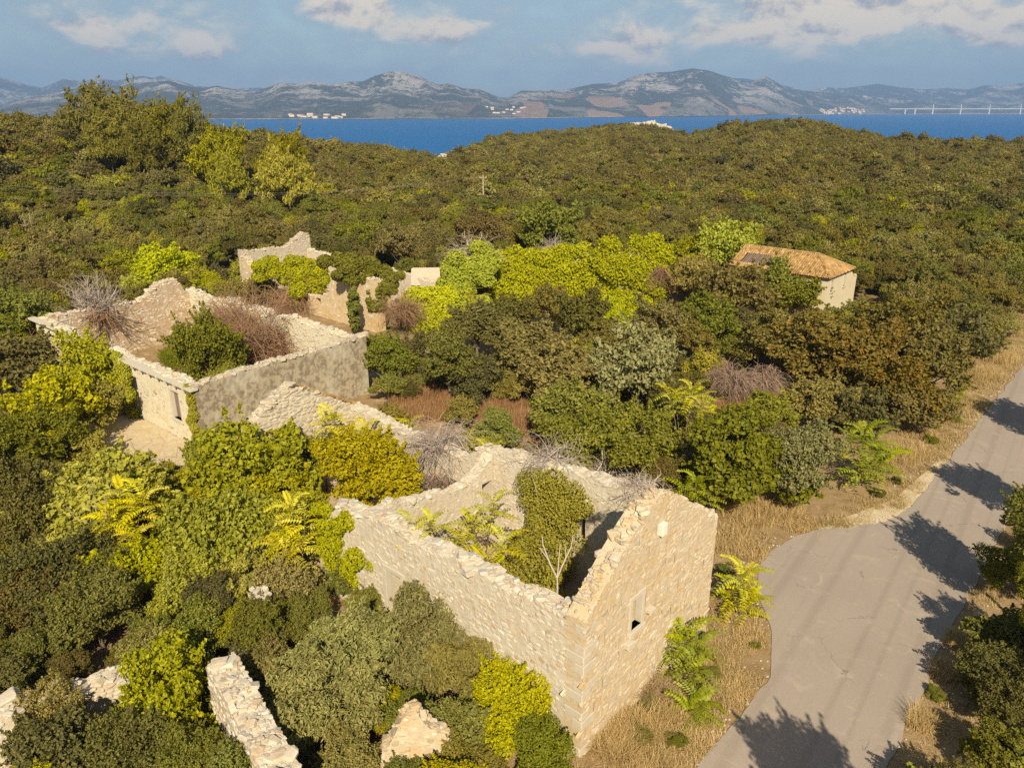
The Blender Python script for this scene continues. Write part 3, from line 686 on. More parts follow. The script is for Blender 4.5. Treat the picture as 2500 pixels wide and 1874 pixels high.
# ---- ivy covered range of ruins
G0 = np.array((-9.0, 76.0, 0))
gr = Ruin('ivy_covered_ruin', 'row of ruined walls almost buried under bright ivy, white slab on top', 'ruin', tuple(G0), 60)
gr.wall('front_wall', np.array((-11.2, 78.2, 0)), (1, .04, 0), (0, 1, 0), 5.5, [(0, 2.9), (3, 3.0), (5.5, 2.8)], .8, 'mortar', 'stonegrey', keep=.4, faces='ft', seed=41)
gr.wall('front_wall', np.array((-3.0, 83.5, 0)), (1, .03, 0), (0, 1, 0), 19, [(0, 5.2), (4, 5.8), (9, 5.6), (14, 5.4), (19, 5.8)], .8, 'limewash', 'stonegrey', keep=.4, faces='ft', seed=42)
gr.wall('end_wall', np.array((11.6, 81.5, 0)), (1, .1, 0), (0, 1, 0), 5.2, [(0, 5.6), (2, 5.9), (5.6, 5.2)], .8, 'limewash', 'stonegrey', keep=.4, faces='ft', seed=43)
sl = MB(); c = atY(1037, 680, 80); sl.box(c + np.array((0, .9, .0)), [np.array((1.55, .1, 0)), np.array((0, .55, .85)), np.array((0, -.11, .07))])
objm('concrete_slab', sl.mesh('concrete_slab', ['concrete']), gr.root)
sl = MB(); c = atY(1060, 706, 78.5); sl.box(c, [np.array((1.7, .1, -.03)), np.array((0, .5, 0)), np.array((0, 0, .13))])
objm('white_slab', sl.mesh('white_slab', ['whiteslab']), gr.root)
gr.done()

# ---- loose stubs of walls in the foreground
def stub(label, p, e, n, L, prof, th, seed, limit=80, mat='mortar', sm='stone', zb=-.4, keep=.7, size=.85):
    x = Ruin('wall_stub', label, 'wall', tuple(p), limit); e = np.array(e); n = np.array(n)
    x.wall('wall', p, e, n, L, prof, th, mat, sm, keep=keep, faces='fbt', seed=seed, size=size, zb=zb, rag=.09); x.done()
p = np.array((*gz(500, 1612, 3.0), 0)); p2 = np.array((*gz(640, 1880, 3.0), 0)); d = unit(p2 - p)
stub('thick rubble wall stub seen from above beside the foreground ivy', p, d, (-d[1], d[0], 0), 10, [(0, 2.7), (.4, 3.0), (10, 3.0)], .95, 51, 120)
p = np.array((*gz(320, 1640, 2.0), 0)); p2 = np.array((*gz(-40, 1772, 2.0), 0)); d = unit(p2 - p)
stub('low tumbled stone wall running out at the lower left edge', p, d, (d[1], -d[0], 0), 8, [(0, 1.8), (.5, 2.0), (8, 2.0)], .9, 52, 120, size=.9)
p = atY(930, 1800, 18.3); p[2] = 0
stub('jagged pointed fragment of wall poking out of the foreground bushes', p, (1, .16, 0), (-.16, 1, 0), 2.2, [(0, 2.0), (.35, 2.35), (.55, 3.0), (.85, 3.35), (1.1, 3.45), (1.3, 2.9), (1.6, 2.55), (2.0, 2.4), (2.2, 1.7)], .5, 53, 80, 'mortarwarm', 'stonewarm', keep=.45, size=.8)
p = atY(612, 1545, 25.5); p[2] = 0
stub('small pale chunk of stone wall among bushes left of doorway', p, (.8, .6, 0), (-.6, .8, 0), 1.1, [(0, 1.6), (.4, 2.5), (.9, 2.4), (1.1, 1.3)], .6, 54, 60)
p = atY(415, 1450, 29); p[2] = 0
stub('fallen stone fragment half buried in the left-hand thicket', p, (.9, .4, 0), (-.4, .9, 0), 1.6, [(0, 1.2), (.8, 1.5), (1.6, 1.2)], .5, 55, 40)
p = atY(95, 965, 48); p[2] = 0
stub('small stone pillar with flat cap in the scrub left of plastered ruin', p, (.77, -.64, 0), (.64, .77, 0), 1.2, [(0, 3.0), (1.2, 3.0)], 1.0, 56, 40, 'concrete', 'stonegrey')

# ---- tile-roofed house
HB = np.array((31.2, 73.9, 0)); HL, HWD, EV, RG = 10.4, 6.5, 4.95, 6.6
def HP(a, b, z): q = HB + WX * a + EX * b; return np.array((q[0], q[1], z))
ho = thing('stone_house', 'abandoned stone house under a patched orange tiled hip roof', 'house', tuple(HB))
HR = Ruin.__new__(Ruin); HR.root = ho; HR.st = []; HR.limit = 30
w1 = HR.wall('wall', HP(0, 0, 0), EX, WX, HWD, [(0, EV), (HWD, EV)], .5, 'housewall', 'stonegrey', openings=[(1.0, 1.7, 3.4, 4.6), (4.6, 5.15, 3.4, 4.7)], faces='', rag=0, seed=61)
HR.frame(w1, HP(0, 0, 0), EX, WX, 1.0, 1.7, 3.4, 4.6, .12); HR.frame(w1, HP(0, 0, 0), EX, WX, 4.6, 5.15, 3.4, 4.7, .12)
for a, b in ((1.0, 1.7), (4.6, 5.15)): HR.block('shutter', w1, HP(.3, (a + b) / 2, 4.0), [EX * ((b - a) / 2), WX * .03, np.array((0, 0, .62))], 'darkwood')
w2 = HR.wall('wall', HP(.5, 0, 0), WX, EX, HL - .5, [(0, EV), (HL - .5, EV)], .5, 'housewall', 'stonegrey', faces='', rag=0, seed=62, openings=[(2, 2.8, 3.2, 4.4), (6, 6.8, 3.2, 4.4)])
HR.wall('wall', HP(HL, .5, 0), EX, -WX, HWD - .5, [(0, EV), (HWD - .5, EV)], .5, 'housewall', 'stonegrey', faces='', rag=0, seed=63)
HR.wall('wall', HP(.5, HWD, 0), WX, -EX, HL - 1.0, [(0, EV), (HL - 1, EV)], .5, 'housewall', 'stonegrey', faces='', rag=0, seed=64)
HR.wall('wing_wall', HP(0, HWD + .02, 0), EX, WX, 2.0, [(0, EV), (.4, 4.5), (.9, 4.2), (1.4, 4.05), (2.0, 4.0)], .5, 'housewall', 'stonegrey', faces='t', rag=0, seed=65, label='low garden wall with a concave sloping top'); HR.done()
roof = objm('roof', None, ho) if False else None
ov = .25
def hip(a, b):                                                   # height of the roof surface over the plan
    h = HWD / 2 + ov; d = min(b + ov, HWD + ov - b, (a + ov) * 1.0 * h / 2.7); return EV + .05 + (RG - EV) * min(1, d / h)
rm = MB(); r1, r2 = 2.45, HL + ov
c4 = [HP(-ov, -ov, EV + .05), HP(HL + ov, -ov, EV + .05), HP(HL + ov, HWD + ov, EV + .05), HP(-ov, HWD + ov, EV + .05), HP(r1, HWD / 2, RG + .05), HP(r2, HWD / 2, RG + .05)]
rm.add([p - np.array((0, 0, .10)) for p in c4], np.array([[0, 1, 5, 4], [2, 3, 4, 5]]), np.array([[3, 0, 4], [1, 2, 5]]))
roof = objm('roof', rm.mesh('roof', ['darkwood']), ho)
def tile_arr(seg=5):
    th = np.linspace(0, np.pi, seg + 1); V = []
    for y, rr_ in ((-1, 1.0), (1, .82)): V += [(math.cos(t) * rr_, y, math.sin(t) * rr_) for t in th]
    for y, rr_ in ((-1, .82), (1, .66)): V += [(math.cos(t) * rr_, y, math.sin(t) * rr_ - .02) for t in th]
    n = seg + 1; k = np.arange(seg)
    F = np.vstack([np.stack([k, k + 1, n + k + 1, n + k], -1), np.stack([2 * n + k + 1, 2 * n + k, 3 * n + k, 3 * n + k + 1], -1), np.stack([k + 1, k, 2 * n + k, 2 * n + k + 1], -1)])
    return np.array(V), F[:, ::-1]
TV, TF = tile_arr(); tile_me = mesh_np('tile', TV, TF, ['rooftile']); tiles = []
slopes = [(HP(-ov, -ov, 0), WX, EX, HL + 2 * ov, 0), (HP(-ov, HWD + ov, 0), EX * -1, WX, HWD + 2 * ov, 1)]
h = HWD / 2 + ov; pitch1 = math.atan2(RG - EV, h); tr_ = random.Random(4)
for kind in (0, 1):
    span = HL + 2 * ov if kind == 0 else HWD + 2 * ov; run = h if kind == 0 else 2.7; pit = math.atan2(RG - EV, run); nrow = int(run / math.cos(pit) / .36) + 1
    for ci in range(int(span / .235)):
        u = (ci + .5) * .235
        for ri in range(nrow):
            d = (ri + .5) * .36 * math.cos(pit)
            if d > run + .05: continue
            if kind == 0:
                if (u - 0) < d * 2.7 / h - .1: continue
                if 6.6 < u < 9.8 and .6 < d < 2.3 and not (6.6 < u < 7.0 and d > 1.8): continue            # bare battens where tiles slid off
                c = HP(-ov, -ov, EV) + WX * u + EX * d; dirr = EX; side = WX
            else:
                if u < d * h / 2.7 - .1 or (HWD + 2 * ov - u) < d * h / 2.7 - .1: continue
                c = HP(-ov, -ov, EV) + EX * u + WX * d; dirr = WX; side = EX
            up3 = dirr * math.cos(pit) + np.array((0, 0, math.sin(pit))); nr = -dirr * math.sin(pit) + np.array((0, 0, math.cos(pit)))
            c = c + np.array((0, 0, .055 + d * math.tan(pit))) + nr * tr_.gauss(0, .008) + side * tr_.gauss(0, .012) + up3 * tr_.gauss(0, .02)
            rl = tr_.gauss(0, .03); tiles.append((c, np.array([side * .125, up3 * .225 + side * rl * .3, nr * .085])))
tiles.sort(key=lambda q: np.linalg.norm(q[0] - np.array((0, 0, CAMZ))))
mbt = MB()
for k, (c, ax) in enumerate(tiles):
    if np.dot(np.cross(ax[0], ax[1]), ax[2]) < 0: ax = ax * np.array([[-1], [1], [1]])
    if k % max(1, len(tiles) // 290) == 0 and k // max(1, len(tiles) // 290) < 300:
        o = bpy.data.objects.new('roof_tile', tile_me); COL.objects.link(o); o.parent = roof; M = Matrix.Identity(4)
        for cl in range(3):
            for row in range(3): M[row][cl] = ax[cl][row]
        M[0][3], M[1][3], M[2][3] = c; o.matrix_basis = M
    else: mbt.add(c + TV @ ax, TF)
o = objm('roof_tiles', mbt.mesh('roof_tiles', ['rooftile']), roof); o['kind'] = 'stuff'
def capline(nm, a, b):
    L = np.linalg.norm(b - a); k = int(L / .38); u = unit(b - a); sd_ = unit(np.cross(u, (0, 0, 1))); nn = np.cross(sd_, u); mb = MB()
    for i in range(k): mb.add(a + u * (i + .5) * .38 + TV @ np.array([sd_ * .14, u * .23, nn * .11]), TF)
    objm(nm, mb.mesh(nm, ['rooftile']), roof)
capline('ridge_tiles', HP(r1, HWD / 2, RG + .09), HP(r2, HWD / 2, RG + .09)); capline('hip_tiles', HP(-ov, -ov, EV + .12), HP(r1, HWD / 2, RG + .09)); capline('hip_tiles', HP(-ov, HWD + ov, EV + .12), HP(r1, HWD / 2, RG + .09))
for i in range(15):
    a = 6.4 + i * .21; p0_ = HP(a, .25, EV + .05 + (.25 + ov) * math.tan(pitch1)); p1_ = HP(a, 2.1, EV + .05 + (2.1 + ov) * math.tan(pitch1)); m = MB()
    ax = (p1_ - p0_) / 2; m.box((p0_ + p1_) / 2 + np.array((0, 0, .03)), [WX * (.05 if i % 3 else .08), ax, np.array((0, 0, .02))]); objm('batten', m.mesh('batten', ['oldwood']), roof)

# ---- wooden pole with wires
pp = atY(1180, 488, 150); bz = float(terrain(pp[0], pp[1])); tp = atY(1180, 427, 150)[2]
po = thing('utility_pole', 'lone wooden utility pole standing up out of the wood', 'pole', (pp[0], pp[1], bz))
m = MB(); m.tube([(pp[0], pp[1], bz), (pp[0], pp[1], (bz + tp) / 2), (pp[0], pp[1], tp)], [.17, .15, .12], 8, True); objm('post', m.mesh('post', ['polewood']), po)
m = MB(); m.box((pp[0], pp[1] - .14, tp - .5), [np.array((.7, 0, 0)), np.array((0, .05, 0)), np.array((0, 0, .05))]); objm('crossarm', m.mesh('crossarm', ['polewood']), po)
for s_ in (-.6, .6):
    m = MB(); m.tube([(pp[0] + s_, pp[1] - .14, tp - .45), (pp[0] + s_, pp[1] - .14, tp - .28)], [.05, .04], 6, True); objm('insulator', m.mesh('insulator', ['whiteslab']), po)
for s_, endx, endy, eY in ((-.6, -60, 447, 105), (.6, -60, 456, 105)):
    q = atY(endx, endy, eY); a = np.array((pp[0] + s_, pp[1] - .14, tp - .28)); t = np.linspace(0, 1, 26)[:, None]
    pts = a * (1 - t) + q * t - np.array((0, 0, 1.0)) * (2.2 * 4 * t * (1 - t)); m = MB(); m.tube(pts, .011, 4); tag(objm('wire', m.mesh('wire', ['greytwig'])), 'thin overhead wire running left from the wooden pole', 'wire', 'wires of the wooden pole')
#PART3
# ------------------------------------------------------------------ foliage
def leaf_cards(P, Nn, l, w, r, droop=0.0, fold=.25):
    """rhombic leaves at points P, facing roughly Nn"""
    n = len(P); Nn = unit(Nn); t = r.normal(size=(n, 3)); t[:, 2] -= droop; t = unit(t - (t * Nn).sum(1, keepdims=True) * Nn)
    b = np.cross(Nn, t); sc = r.uniform(.7, 1.3, (n, 1)); L = l * sc; Wd = w * sc * r.uniform(.8, 1.2, (n, 1))
    V = np.stack([P - t * L * .5, P + b * Wd * .5 + Nn * Wd * fold, P + t * L * .5, P - b * Wd * .5 + Nn * Wd * fold], 1).reshape(-1, 3)
    return V, np.arange(n * 4).reshape(-1, 4)
def shell_points(lobes, nleaf, r, depth=(.72, 1.06), deep_keep=.25, up=.35):
    C = np.array([l[0] for l in lobes]); Rd = np.array([np.broadcast_to(l[1], 3) for l in lobes], float)
    wt = (Rd.mean(1)) ** 2; wt /= wt.sum(); out_p = []; out_n = []; tot = 0
    while tot < nleaf:
        m = int((nleaf - tot) * 2.2) + 50; k = r.choice(len(C), m, p=wt); d = unit(r.normal(size=(m, 3)))
        p = C[k] + d * Rd[k] * r.uniform(*depth, (m, 1))
        q = np.min(np.linalg.norm((p[:, None] - C[None]) / Rd[None], axis=2) + (np.arange(len(C))[None] == k[:, None]) * 9, axis=1) if len(C) < 90 else np.full(m, 9.)
        ok = (q > .84) | (r.random(m) < deep_keep)
        out_p.append(p[ok]); out_n.append((d / Rd[k] * Rd[k].mean(1, keepdims=True))[ok]); tot += int(ok.sum())
    p = np.concatenate(out_p)[:nleaf]; nn = unit(np.concatenate(out_n)[:nleaf])
    return p, nn + np.array((0, 0, up)) + r.normal(size=p.shape) * .8
def crown_lobes(r, n, spread=.8, size=(.13, .30), flat=.85, low=-.5, pad=.8):
    K = r.normal(size=(5, 3)) * 2.2; ph = r.uniform(0, 6.28, 5)
    L = [((0, 0, -.05), np.array((.40, .40, .36)))]
    while len(L) < n:
        d = unit(r.normal(size=3))
        if d[2] < low: continue
        env = 1 + .13 * np.sin(K @ d + ph).sum(); s_ = r.uniform(*size) * (1.25 if r.random() < .2 else 1)
        k = max(.3, env * r.uniform(.55, 1.06) * spread); L.append((tuple(d * k * np.array((1, 1, flat))), np.array((s_, s_, s_ * r.uniform(.75, 1.0) * pad))))
    return L
def trunk_mesh(r, n=5, mat='bark'):
    m = MB(); m.tube([(0, 0, -.06), (.02, .01, .3), (.0, .03, .62), (.03, 0, .95)], [.055, .045, .036, .02], 7)
    for k in range(n):
        a = k * 2.4 + r.uniform(0, 1); z0 = r.uniform(.3, .7); ln = r.uniform(.4, .75)
        m.tube([(0, 0, z0), (math.cos(a) * ln * .5, math.sin(a) * ln * .5, z0 + .22), (math.cos(a) * ln, math.sin(a) * ln, z0 + .5)], [.028, .018, .008], 5)
    return m.mesh('trunk', [mat], True)
CR = {}
def mk_crown(key, seed, nl, nleaf, l, w, droop=0., size=(.14, .30), flat=.85, spread=.82, low=-.5, up=.45, pad=.8, tuft=70):
    r = np.random.default_rng(seed); lobes = crown_lobes(r, nl, spread, size, flat, low, pad)
    p, n = shell_points(lobes, int(nleaf * .86), r, (.55, 1.1), up=up)
    tp_ = []; tn_ = []                                             # shoots that stick out of the outline
    for k in range(tuft):
        c, s_ = lobes[1 + r.integers(0, nl - 1)]; d = unit(unit(np.array(c)) + r.normal(0, .45, 3) + np.array((0, 0, .35 if droop == 0 else -.2))); q = max(3, int(nleaf * .14 / tuft)); t = r.random((q, 1)) ** .8
        tp_.append(np.array(c) + d * (s_.mean() * .7 + t * r.uniform(.12, .34)) + r.normal(0, .028, (q, 3)) * (1.3 - t)); tn_.append(r.normal(size=(q, 3)) + d * .4)
    p = np.concatenate([p] + tp_); n = np.concatenate([n] + tn_); V, F = leaf_cards(p, n, l, w, r, droop)
    CR[key] = mesh_np('crown', V, F, ['oak'])
for k in range(4): mk_crown(f'N{k}', 10 + k, 50 + 8 * k, 15000, .066, .042)
mk_crown('NB0', 18, 60, 12000, .082, .066); mk_crown('NB1', 19, 76, 12000, .082, .066)
mk_crown('D0', 20, 60, 19000, .092, .030, 1.3, low=-.85); mk_crown('D1', 21, 54, 19000, .092, .030, 1.3, low=-.85)
for k in range(4): mk_crown(f'M{k}', 30 + k, 42 + 8 * k, 6500, .092, .062, tuft=60)
for k in range(5): mk_crown(f'F{k}', 50 + k, 30 + 5 * k, 2100, .150, .105, tuft=40, size=(.18, .34))
mk_crown('P0', 70, 46, 8000, .12, .038, 0, (.2, .36), .8, .8, -.35, pad=.5); mk_crown('P1', 71, 54, 8000, .12, .038, 0, (.18, .34), .95, .8, -.35, pad=.5)
TRK = [trunk_mesh(np.random.default_rng(90 + k)) for k in range(3)]
VEG = []
def set_mat(o, mat):
    o.material_slots[0].link = 'OBJECT'; o.material_slots[0].material = MATS[mat]
def plant(name, label, cat, x, y, z, Rr, hc, mat, key, group=None, flat=1.0, sx=1.0):
    e = thing(name, label, cat, (x, y, z), group, absolute=False); e.rotation_euler[2] = random.uniform(0, 6.28)
    t = bpy.data.objects.new('trunk', random.choice(TRK)); COL.objects.link(t); t.parent = e
    th = max(hc, .3); t.scale = (Rr * .9, Rr * .9, th)
    c = bpy.data.objects.new('crown', CR[key]); COL.objects.link(c); c.parent = e; c.location = (0, 0, hc); a_ = random.uniform(.88, 1.14); c.scale = (Rr * a_, Rr / a_, Rr * flat); c.rotation_euler = (random.gauss(0, .12), random.gauss(0, .12), 0); set_mat(c, mat)
    VEG.append((x, y, Rr * .75)); return e
def veg(cx, cy, r, mat, label, k=.85, z0=0.0, kind=None, name='shrub', cat='shrub', flat=1.0, group=None):
    d = ray(cx, cy); t = (CAMZ - z0) / (k * flat * r / FPX - d[2]); Rr = r * t / FPX; c = d * t
    z = z0 if z0 else float(terrain(c[0], c[1])); hc = CAMZ + c[2] - z
    if kind is None:
        kind = random.choice(['N0', 'N1', 'N2', 'N3', 'NB0', 'NB1']) if t < 48 else random.choice(['M0', 'M1', 'M2', 'M3']) if t < 150 else random.choice(['F0', 'F1', 'F2', 'F3'])
    return plant(name, label, cat, c[0], c[1], z, Rr * 1.10, hc, mat, kind, group, flat)

T, SHB = ('tree', 'tree'), ('shrub', 'shrub')
V_ = [  # pixel centre, pixel radius, leaf, label, kind of plant, centre height in radii, flatness, crown
 (842, 1588, 140, 'sage', 'drooping narrow-leaved tree below the framed doorway, left crown of three', T, 1.2, .9, 'D0'),
 (1015, 1550, 130, 'sage', 'drooping narrow-leaved tree against the pale side wall, middle crown of three', T, 1.2, .9, 'D1'),
 (1140, 1605, 112, 'olive', 'drooping olive-green tree nearest the gable corner, right crown of three', T, 1.1, .9, 'D0'),
 (770, 1715, 130, 'sage', 'large drooping tree between the thick wall stub and pointed wall fragment', T, 1.1, .95, 'D1'),
 (1250, 1725, 112, 'bright', 'yellow-green bush pressed against the foot of the house corner', SHB, .9, 1, None),
 (1110, 1800, 95, 'green', 'dark green bush right of the pointed wall fragment', SHB, .9, 1, None),
 (1325, 1840, 85, 'green', 'leafy bush at the bottom edge below the gable corner', SHB, .9, 1, None),
 (850, 1870, 90, 'olive', 'brownish bush left of the pointed wall fragment at the bottom edge', SHB, .9, 1, None),
 (855, 1400, 58, 'green', 'small green bush under the left part of the pale side wall', SHB, 1.0, 1.1, None),
 (905, 1470, 55, 'green', 'round green bush just below the framed doorway', SHB, 1.0, 1, None),
 (1195, 1590, 42, 'olive', 'small olive bush touching the side wall near the quoins', SHB, 1.0, 1, None),
 (735, 1290, 85, 'bright', 'ivy clump over the broken left end of the side wall', SHB, 1.1, 1.2, None),
 (615, 1165, 148, 'bright', 'huge mound of bright creeper left of the golden bush', SHB, .9, .9, 'NB0'),
 (525, 1125, 66, 'bright', 'bright creeper heap at the corner of the plastered ruin', SHB, 1.0, 1, 'NB1'),
 (690, 1240, 95, 'bright', 'bright creeper sprawling beside the tall yellow ailanthus', SHB, .9, 1, 'NB0'),
 (560, 1310, 140, 'bright', 'yellow-green thicket below the huge creeper mound', SHB, .9, .95, 'NB1'),
 (890, 1165, 125, 'yellow', 'dense golden-green bush inside the far room of stone house', SHB, 1.5, .95, 'N1'),
 (790, 1110, 55, 'green', 'dull green shrub in front of the dry-stone gable', SHB, 1.5, 1.2, None),
 (700, 1090, 45, 'rusty', 'small reddish shrub growing against the dry-stone gable', SHB, 1.2, 1, None),
 (240, 1230, 150, 'bright', 'sunlit yellow-green creeper mound left of the golden ailanthus', SHB, .9, .9, 'NB1'),
 (430, 1285, 85, 'bright', 'leafy creeper mound between the golden ailanthus and huge mound', SHB, .9, 1, 'NB0'),
 (140, 1410, 110, 'dark', 'dark rounded evergreen near the left edge', T, 1.1, 1.1, None),
 (55, 1230, 110, 'dark', 'dark shaded evergreen at the left edge level with creeper mound', T, 1.1, 1.1, None),
 (40, 1490, 100, 'rusty', 'rust-tinged bush at the left edge below the dark evergreen', SHB, .9, 1, None),
 (235, 1500, 110, 'green', 'leafy green bush above the low tumbled wall', SHB, .9, 1, None),
 (110, 1585, 78, 'green', 'dim green bush just above the low tumbled wall at left', SHB, .9, 1, None),
 (330, 1400, 100, 'bright', 'yellowing bush in the middle of the left thicket', SHB, .9, 1, None),
 (480, 1430, 105, 'bright', 'leafy yellow-green bush beside the fallen stone fragment', SHB, .9, 1, None),
 (590, 1440, 90, 'bright', 'bright bush left of the small pale wall chunk', SHB, .9, 1, None),
 (700, 1440, 85, 'olive', 'twiggy olive bush right of the small pale wall chunk', SHB, .9, 1, None),
 (410, 1690, 115, 'bright', 'ivy mass between the low tumbled wall and thick wall stub', SHB, .9, 1.1, 'NB0'),
 (480, 1555, 85, 'green', 'green bush at the upper end of the thick wall stub', SHB, .9, 1, None),
 (320, 1835, 105, 'green', 'dim green bush in the lower left corner area under the ivy mass', SHB, .9, 1, None),
 (130, 1850, 110, 'dark', 'dark bush at the bottom left corner', SHB, .9, 1, None),
 (470, 1850, 90, 'green', 'green bush at the bottom edge left of thick wall stub', SHB, .9, 1, None),
 (640, 1620, 80, 'dark', 'shaded bush in the hollow right of the thick wall stub', SHB, .8, .8, None),
 (130, 1010, 120, 'bright', 'sprawling leafy shrub left of the terrace', SHB, .9, .9, None),
 (215, 905, 85, 'bright', 'bright bushy creeper over the collapsed gap of the street wall', SHB, 1.1, 1.1, None),
 (232, 990, 58, 'bright', 'green creeper hanging beside the ivy-clad street wall opening', SHB, 1.1, 1.2, None),
 (45, 900, 95, 'dark', 'dark tree at the left edge beside the ruined street wall', T, 1.1, 1.1, None),
 (205, 1105, 62, 'bright', 'low creeper bush at the left side of the terrace', SHB, .8, .9, None),
 (60, 1090, 105, 'green', 'green thicket at the left edge below the stone pillar', SHB, .9, 1, None),
 (20, 780, 80, 'green', 'green tree at the left edge beyond the plastered ruin', T, 1.2, 1.1, None),
 (395, 660, 78, 'ivy', 'bright ivy-smothered shrub behind the back wall of plastered ruin', SHB, 1.1, .8, None),
 (310, 655, 60, 'bright', 'yellow-green shrub behind the dead tree on the wall', SHB, 1.1, .8, None),
 (480, 685, 48, 'bright', 'small bright shrub right of the bump in the back wall', SHB, 1.1, .8, None),
 (940, 880, 62, 'green', 'green bush at the right end of the grey plaster wall', SHB, 1.0, 1.1, None),
 (1000, 870, 55, 'dark', 'dark bush above the straw-coloured clearing', SHB, 1.0, 1, None),
 (1095, 885, 80, 'green', 'rounded green tree standing over the straw-coloured clearing', T, 1.2, 1, None),
 (1165, 925, 62, 'dark', 'dark green bush right above the middle of the clearing', SHB, 1.1, 1, None),
 (1165, 800, 72, 'oak', 'olive oak in front of the bright ivy wall', T, 1.1, 1, None),
 (1290, 860, 88, 'olive', 'pale olive tree in the centre of the picture', T, 1.1, 1, None),
 (1385, 920, 95, 'olive', 'grey-green spreading tree right of the clearing', T, 1.1, 1, None),
 (1400, 1010, 90, 'green', 'green bush behind the bare white branches', SHB, 1.0, 1, None),
 (1500, 1080, 115, 'green', 'large leafy green bush behind the stone house ridge', SHB, 1.0, 1, None),
 (1560, 900, 105, 'silver', 'tall silvery olive-leaved tree beside the yellow ailanthus', T, 1.3, 1.15, None),
 (1620, 1010, 70, 'dark', 'dark shrub behind the tall yellow ailanthus stems', SHB, 1.1, 1.1, None),
 (1250, 775, 60, 'dark', 'dark bush below the middle of the bright ivy wall', SHB, 1.1, 1, None),
 (1200, 690, 45, 'rusty', 'brown-green bush poking out before the bright ivy wall', SHB, 1.1, 1.1, None),
 (1420, 780, 82, 'dark', 'dark olive bush under the right half of the ivy wall', SHB, 1.1, 1, None),
 (1345, 740, 52, 'oak', 'small oak at the foot of the ivy wall', SHB, 1.1, 1, None),
 (1620, 800, 75, 'oak', 'olive oak right of the lowest ivy tongue', T, 1.1, 1, None),
 (1690, 690, 62, 'olive', 'olive tree between the ivy ruin and tiled house', T, 1.1, 1.1, None),
 (1720, 790, 80, 'green', 'green tree below the left end of the tiled house', T, 1.1, 1, None),
 (1800, 712, 84, 'oak', 'olive tree right in front of the tiled house left eave', T, 1.2, 1, None),
 (1885, 698, 70, 'green', 'leafy tree hiding the middle of the tiled roof eave', T, 1.2, 1, None),
 (1945, 722, 60, 'green', 'leafy tree below the right part of tiled roof', T, 1.2, 1, None),
 (2062, 800, 52, 'olive', 'olive tree hiding the foot of the cream house wall', T, 1.1, 1, None),
 (1900, 830, 85, 'oak', 'olive tree above the two grey dead bushes', T, 1.1, 1, None),
 (2000, 850, 100, 'rusty', 'rusty-leaved tree right of the grey dead bushes', T, 1.1, 1, None),
 (2110, 880, 100, 'orange', 'orange-brown tree in the roadside wood', T, 1.1, 1, None),
 (2180, 800, 90, 'oak', 'olive tree below and right of the cream house', T, 1.1, 1, None),
 (2270, 880, 95, 'oak', 'dull olive tree near the dry grass by the road', T, 1.1, 1, None),
 (2340, 820, 85, 'dark', 'dark tree where the road leaves the frame', T, 1.1, 1, None),
 (2200, 960, 90, 'rusty', 'yellow-brown bush on the road verge', SHB, 1.0, 1, None),
 (2250, 1000, 70, 'rusty', 'reddish bush right beside the dry verge grass', SHB, 1.0, 1, None),
 (2100, 1000, 75, 'dark', 'dark green bush behind the green ailanthus clump', SHB, 1.0, 1, None),
 (1990, 990, 75, 'olive', 'twiggy olive bush left of the green ailanthus clump', SHB, 1.0, 1, None),
 (1870, 1010, 62, 'green', 'green bush between the dead bushes and the big roadside bush', SHB, 1.0, 1, None),
 (1800, 1130, 125, 'green', 'big glossy green bush at the lay-by, left half', SHB, .95, 1, 'NB0'),
 (1940, 1140, 110, 'silver', 'big grey-green bush at the lay-by, right half', SHB, .95, 1, None),
 (1720, 900, 50, 'bright', 'yellow-green bush left of the grey dead bushes', SHB, 1.1, 1, None),
 (1210, 1050, 55, 'green', 'small green shrub behind the middle of the stone house', SHB, 1.0, .9, None),
 (1130, 1005, 42, 'olive', 'pale rounded shrub at the edge of the clearing', SHB, 1.0, 1, None),
 (2470, 1560, 85, 'green', 'sunlit bush at the right edge beyond the road', SHB, .9, 1, None),
 (2425, 1640, 80, 'dark', 'shaded bush at the right edge beside the road', SHB, .9, 1, None),
 (2480, 1720, 95, 'dark', 'dark pine bush in the lower right corner', SHB, .9, 1, None),
 (2455, 1855, 80, 'green', 'pine bush at the bottom right corner', SHB, .9, 1, None),
 (2495, 1400, 70, 'green', 'green bush at the right edge opposite the lay-by', SHB, .9, 1, None),
 (600, 668, 42, 'bright', 'bright shrub inside the corner of the broken gable', SHB, 1.0, .9, None),
 (655, 655, 36, 'olive', 'olive shrub at the foot of the broken gable wall', SHB, 1.0, .9, None),
 (705, 632, 32, 'green', 'green shrub below the peak of the broken gable', SHB, 1.0, .9, None),
 (520, 680, 38, 'dark', 'dark shrub left of the broken gable corner', SHB, 1.0, 1, None),
 (560, 720, 40, 'olive', 'straggly olive shrub between the plastered ruin and broken gable', SHB, 1.0, 1, None),
 (640, 710, 42, 'rusty', 'brown-flecked shrub behind the rear wall of plastered ruin', SHB, 1.0, .9, None),
 (1172, 577, 58, 'orange', 'lone orange-gold tree in the wood behind the ruins', T, 1.2, 1, None),
 (1345, 560, 75, 'green', 'deep green leafy tree right of the orange-gold tree', T, 1.2, 1, None),
 (975, 600, 48, 'oak', 'rounded dark oak left of the orange-gold tree', T, 1.2, 1.1, None),
 (880, 580, 48, 'green', 'green tree behind the ivy-hung ruin', T, 1.2, 1, None),
 (1760, 600, 70, 'ivy', 'bright ivy-wrapped tree at the left end of tiled roof', T, 1.2, 1, None),
 (1830, 585, 42, 'bright', 'small bright tree above the left ridge end of tiled roof', T, 1.2, 1, None),
 (1700, 620, 52, 'bright', 'yellow-green tree between the ivy wall and ivy-wrapped tree', T, 1.2, 1, None),
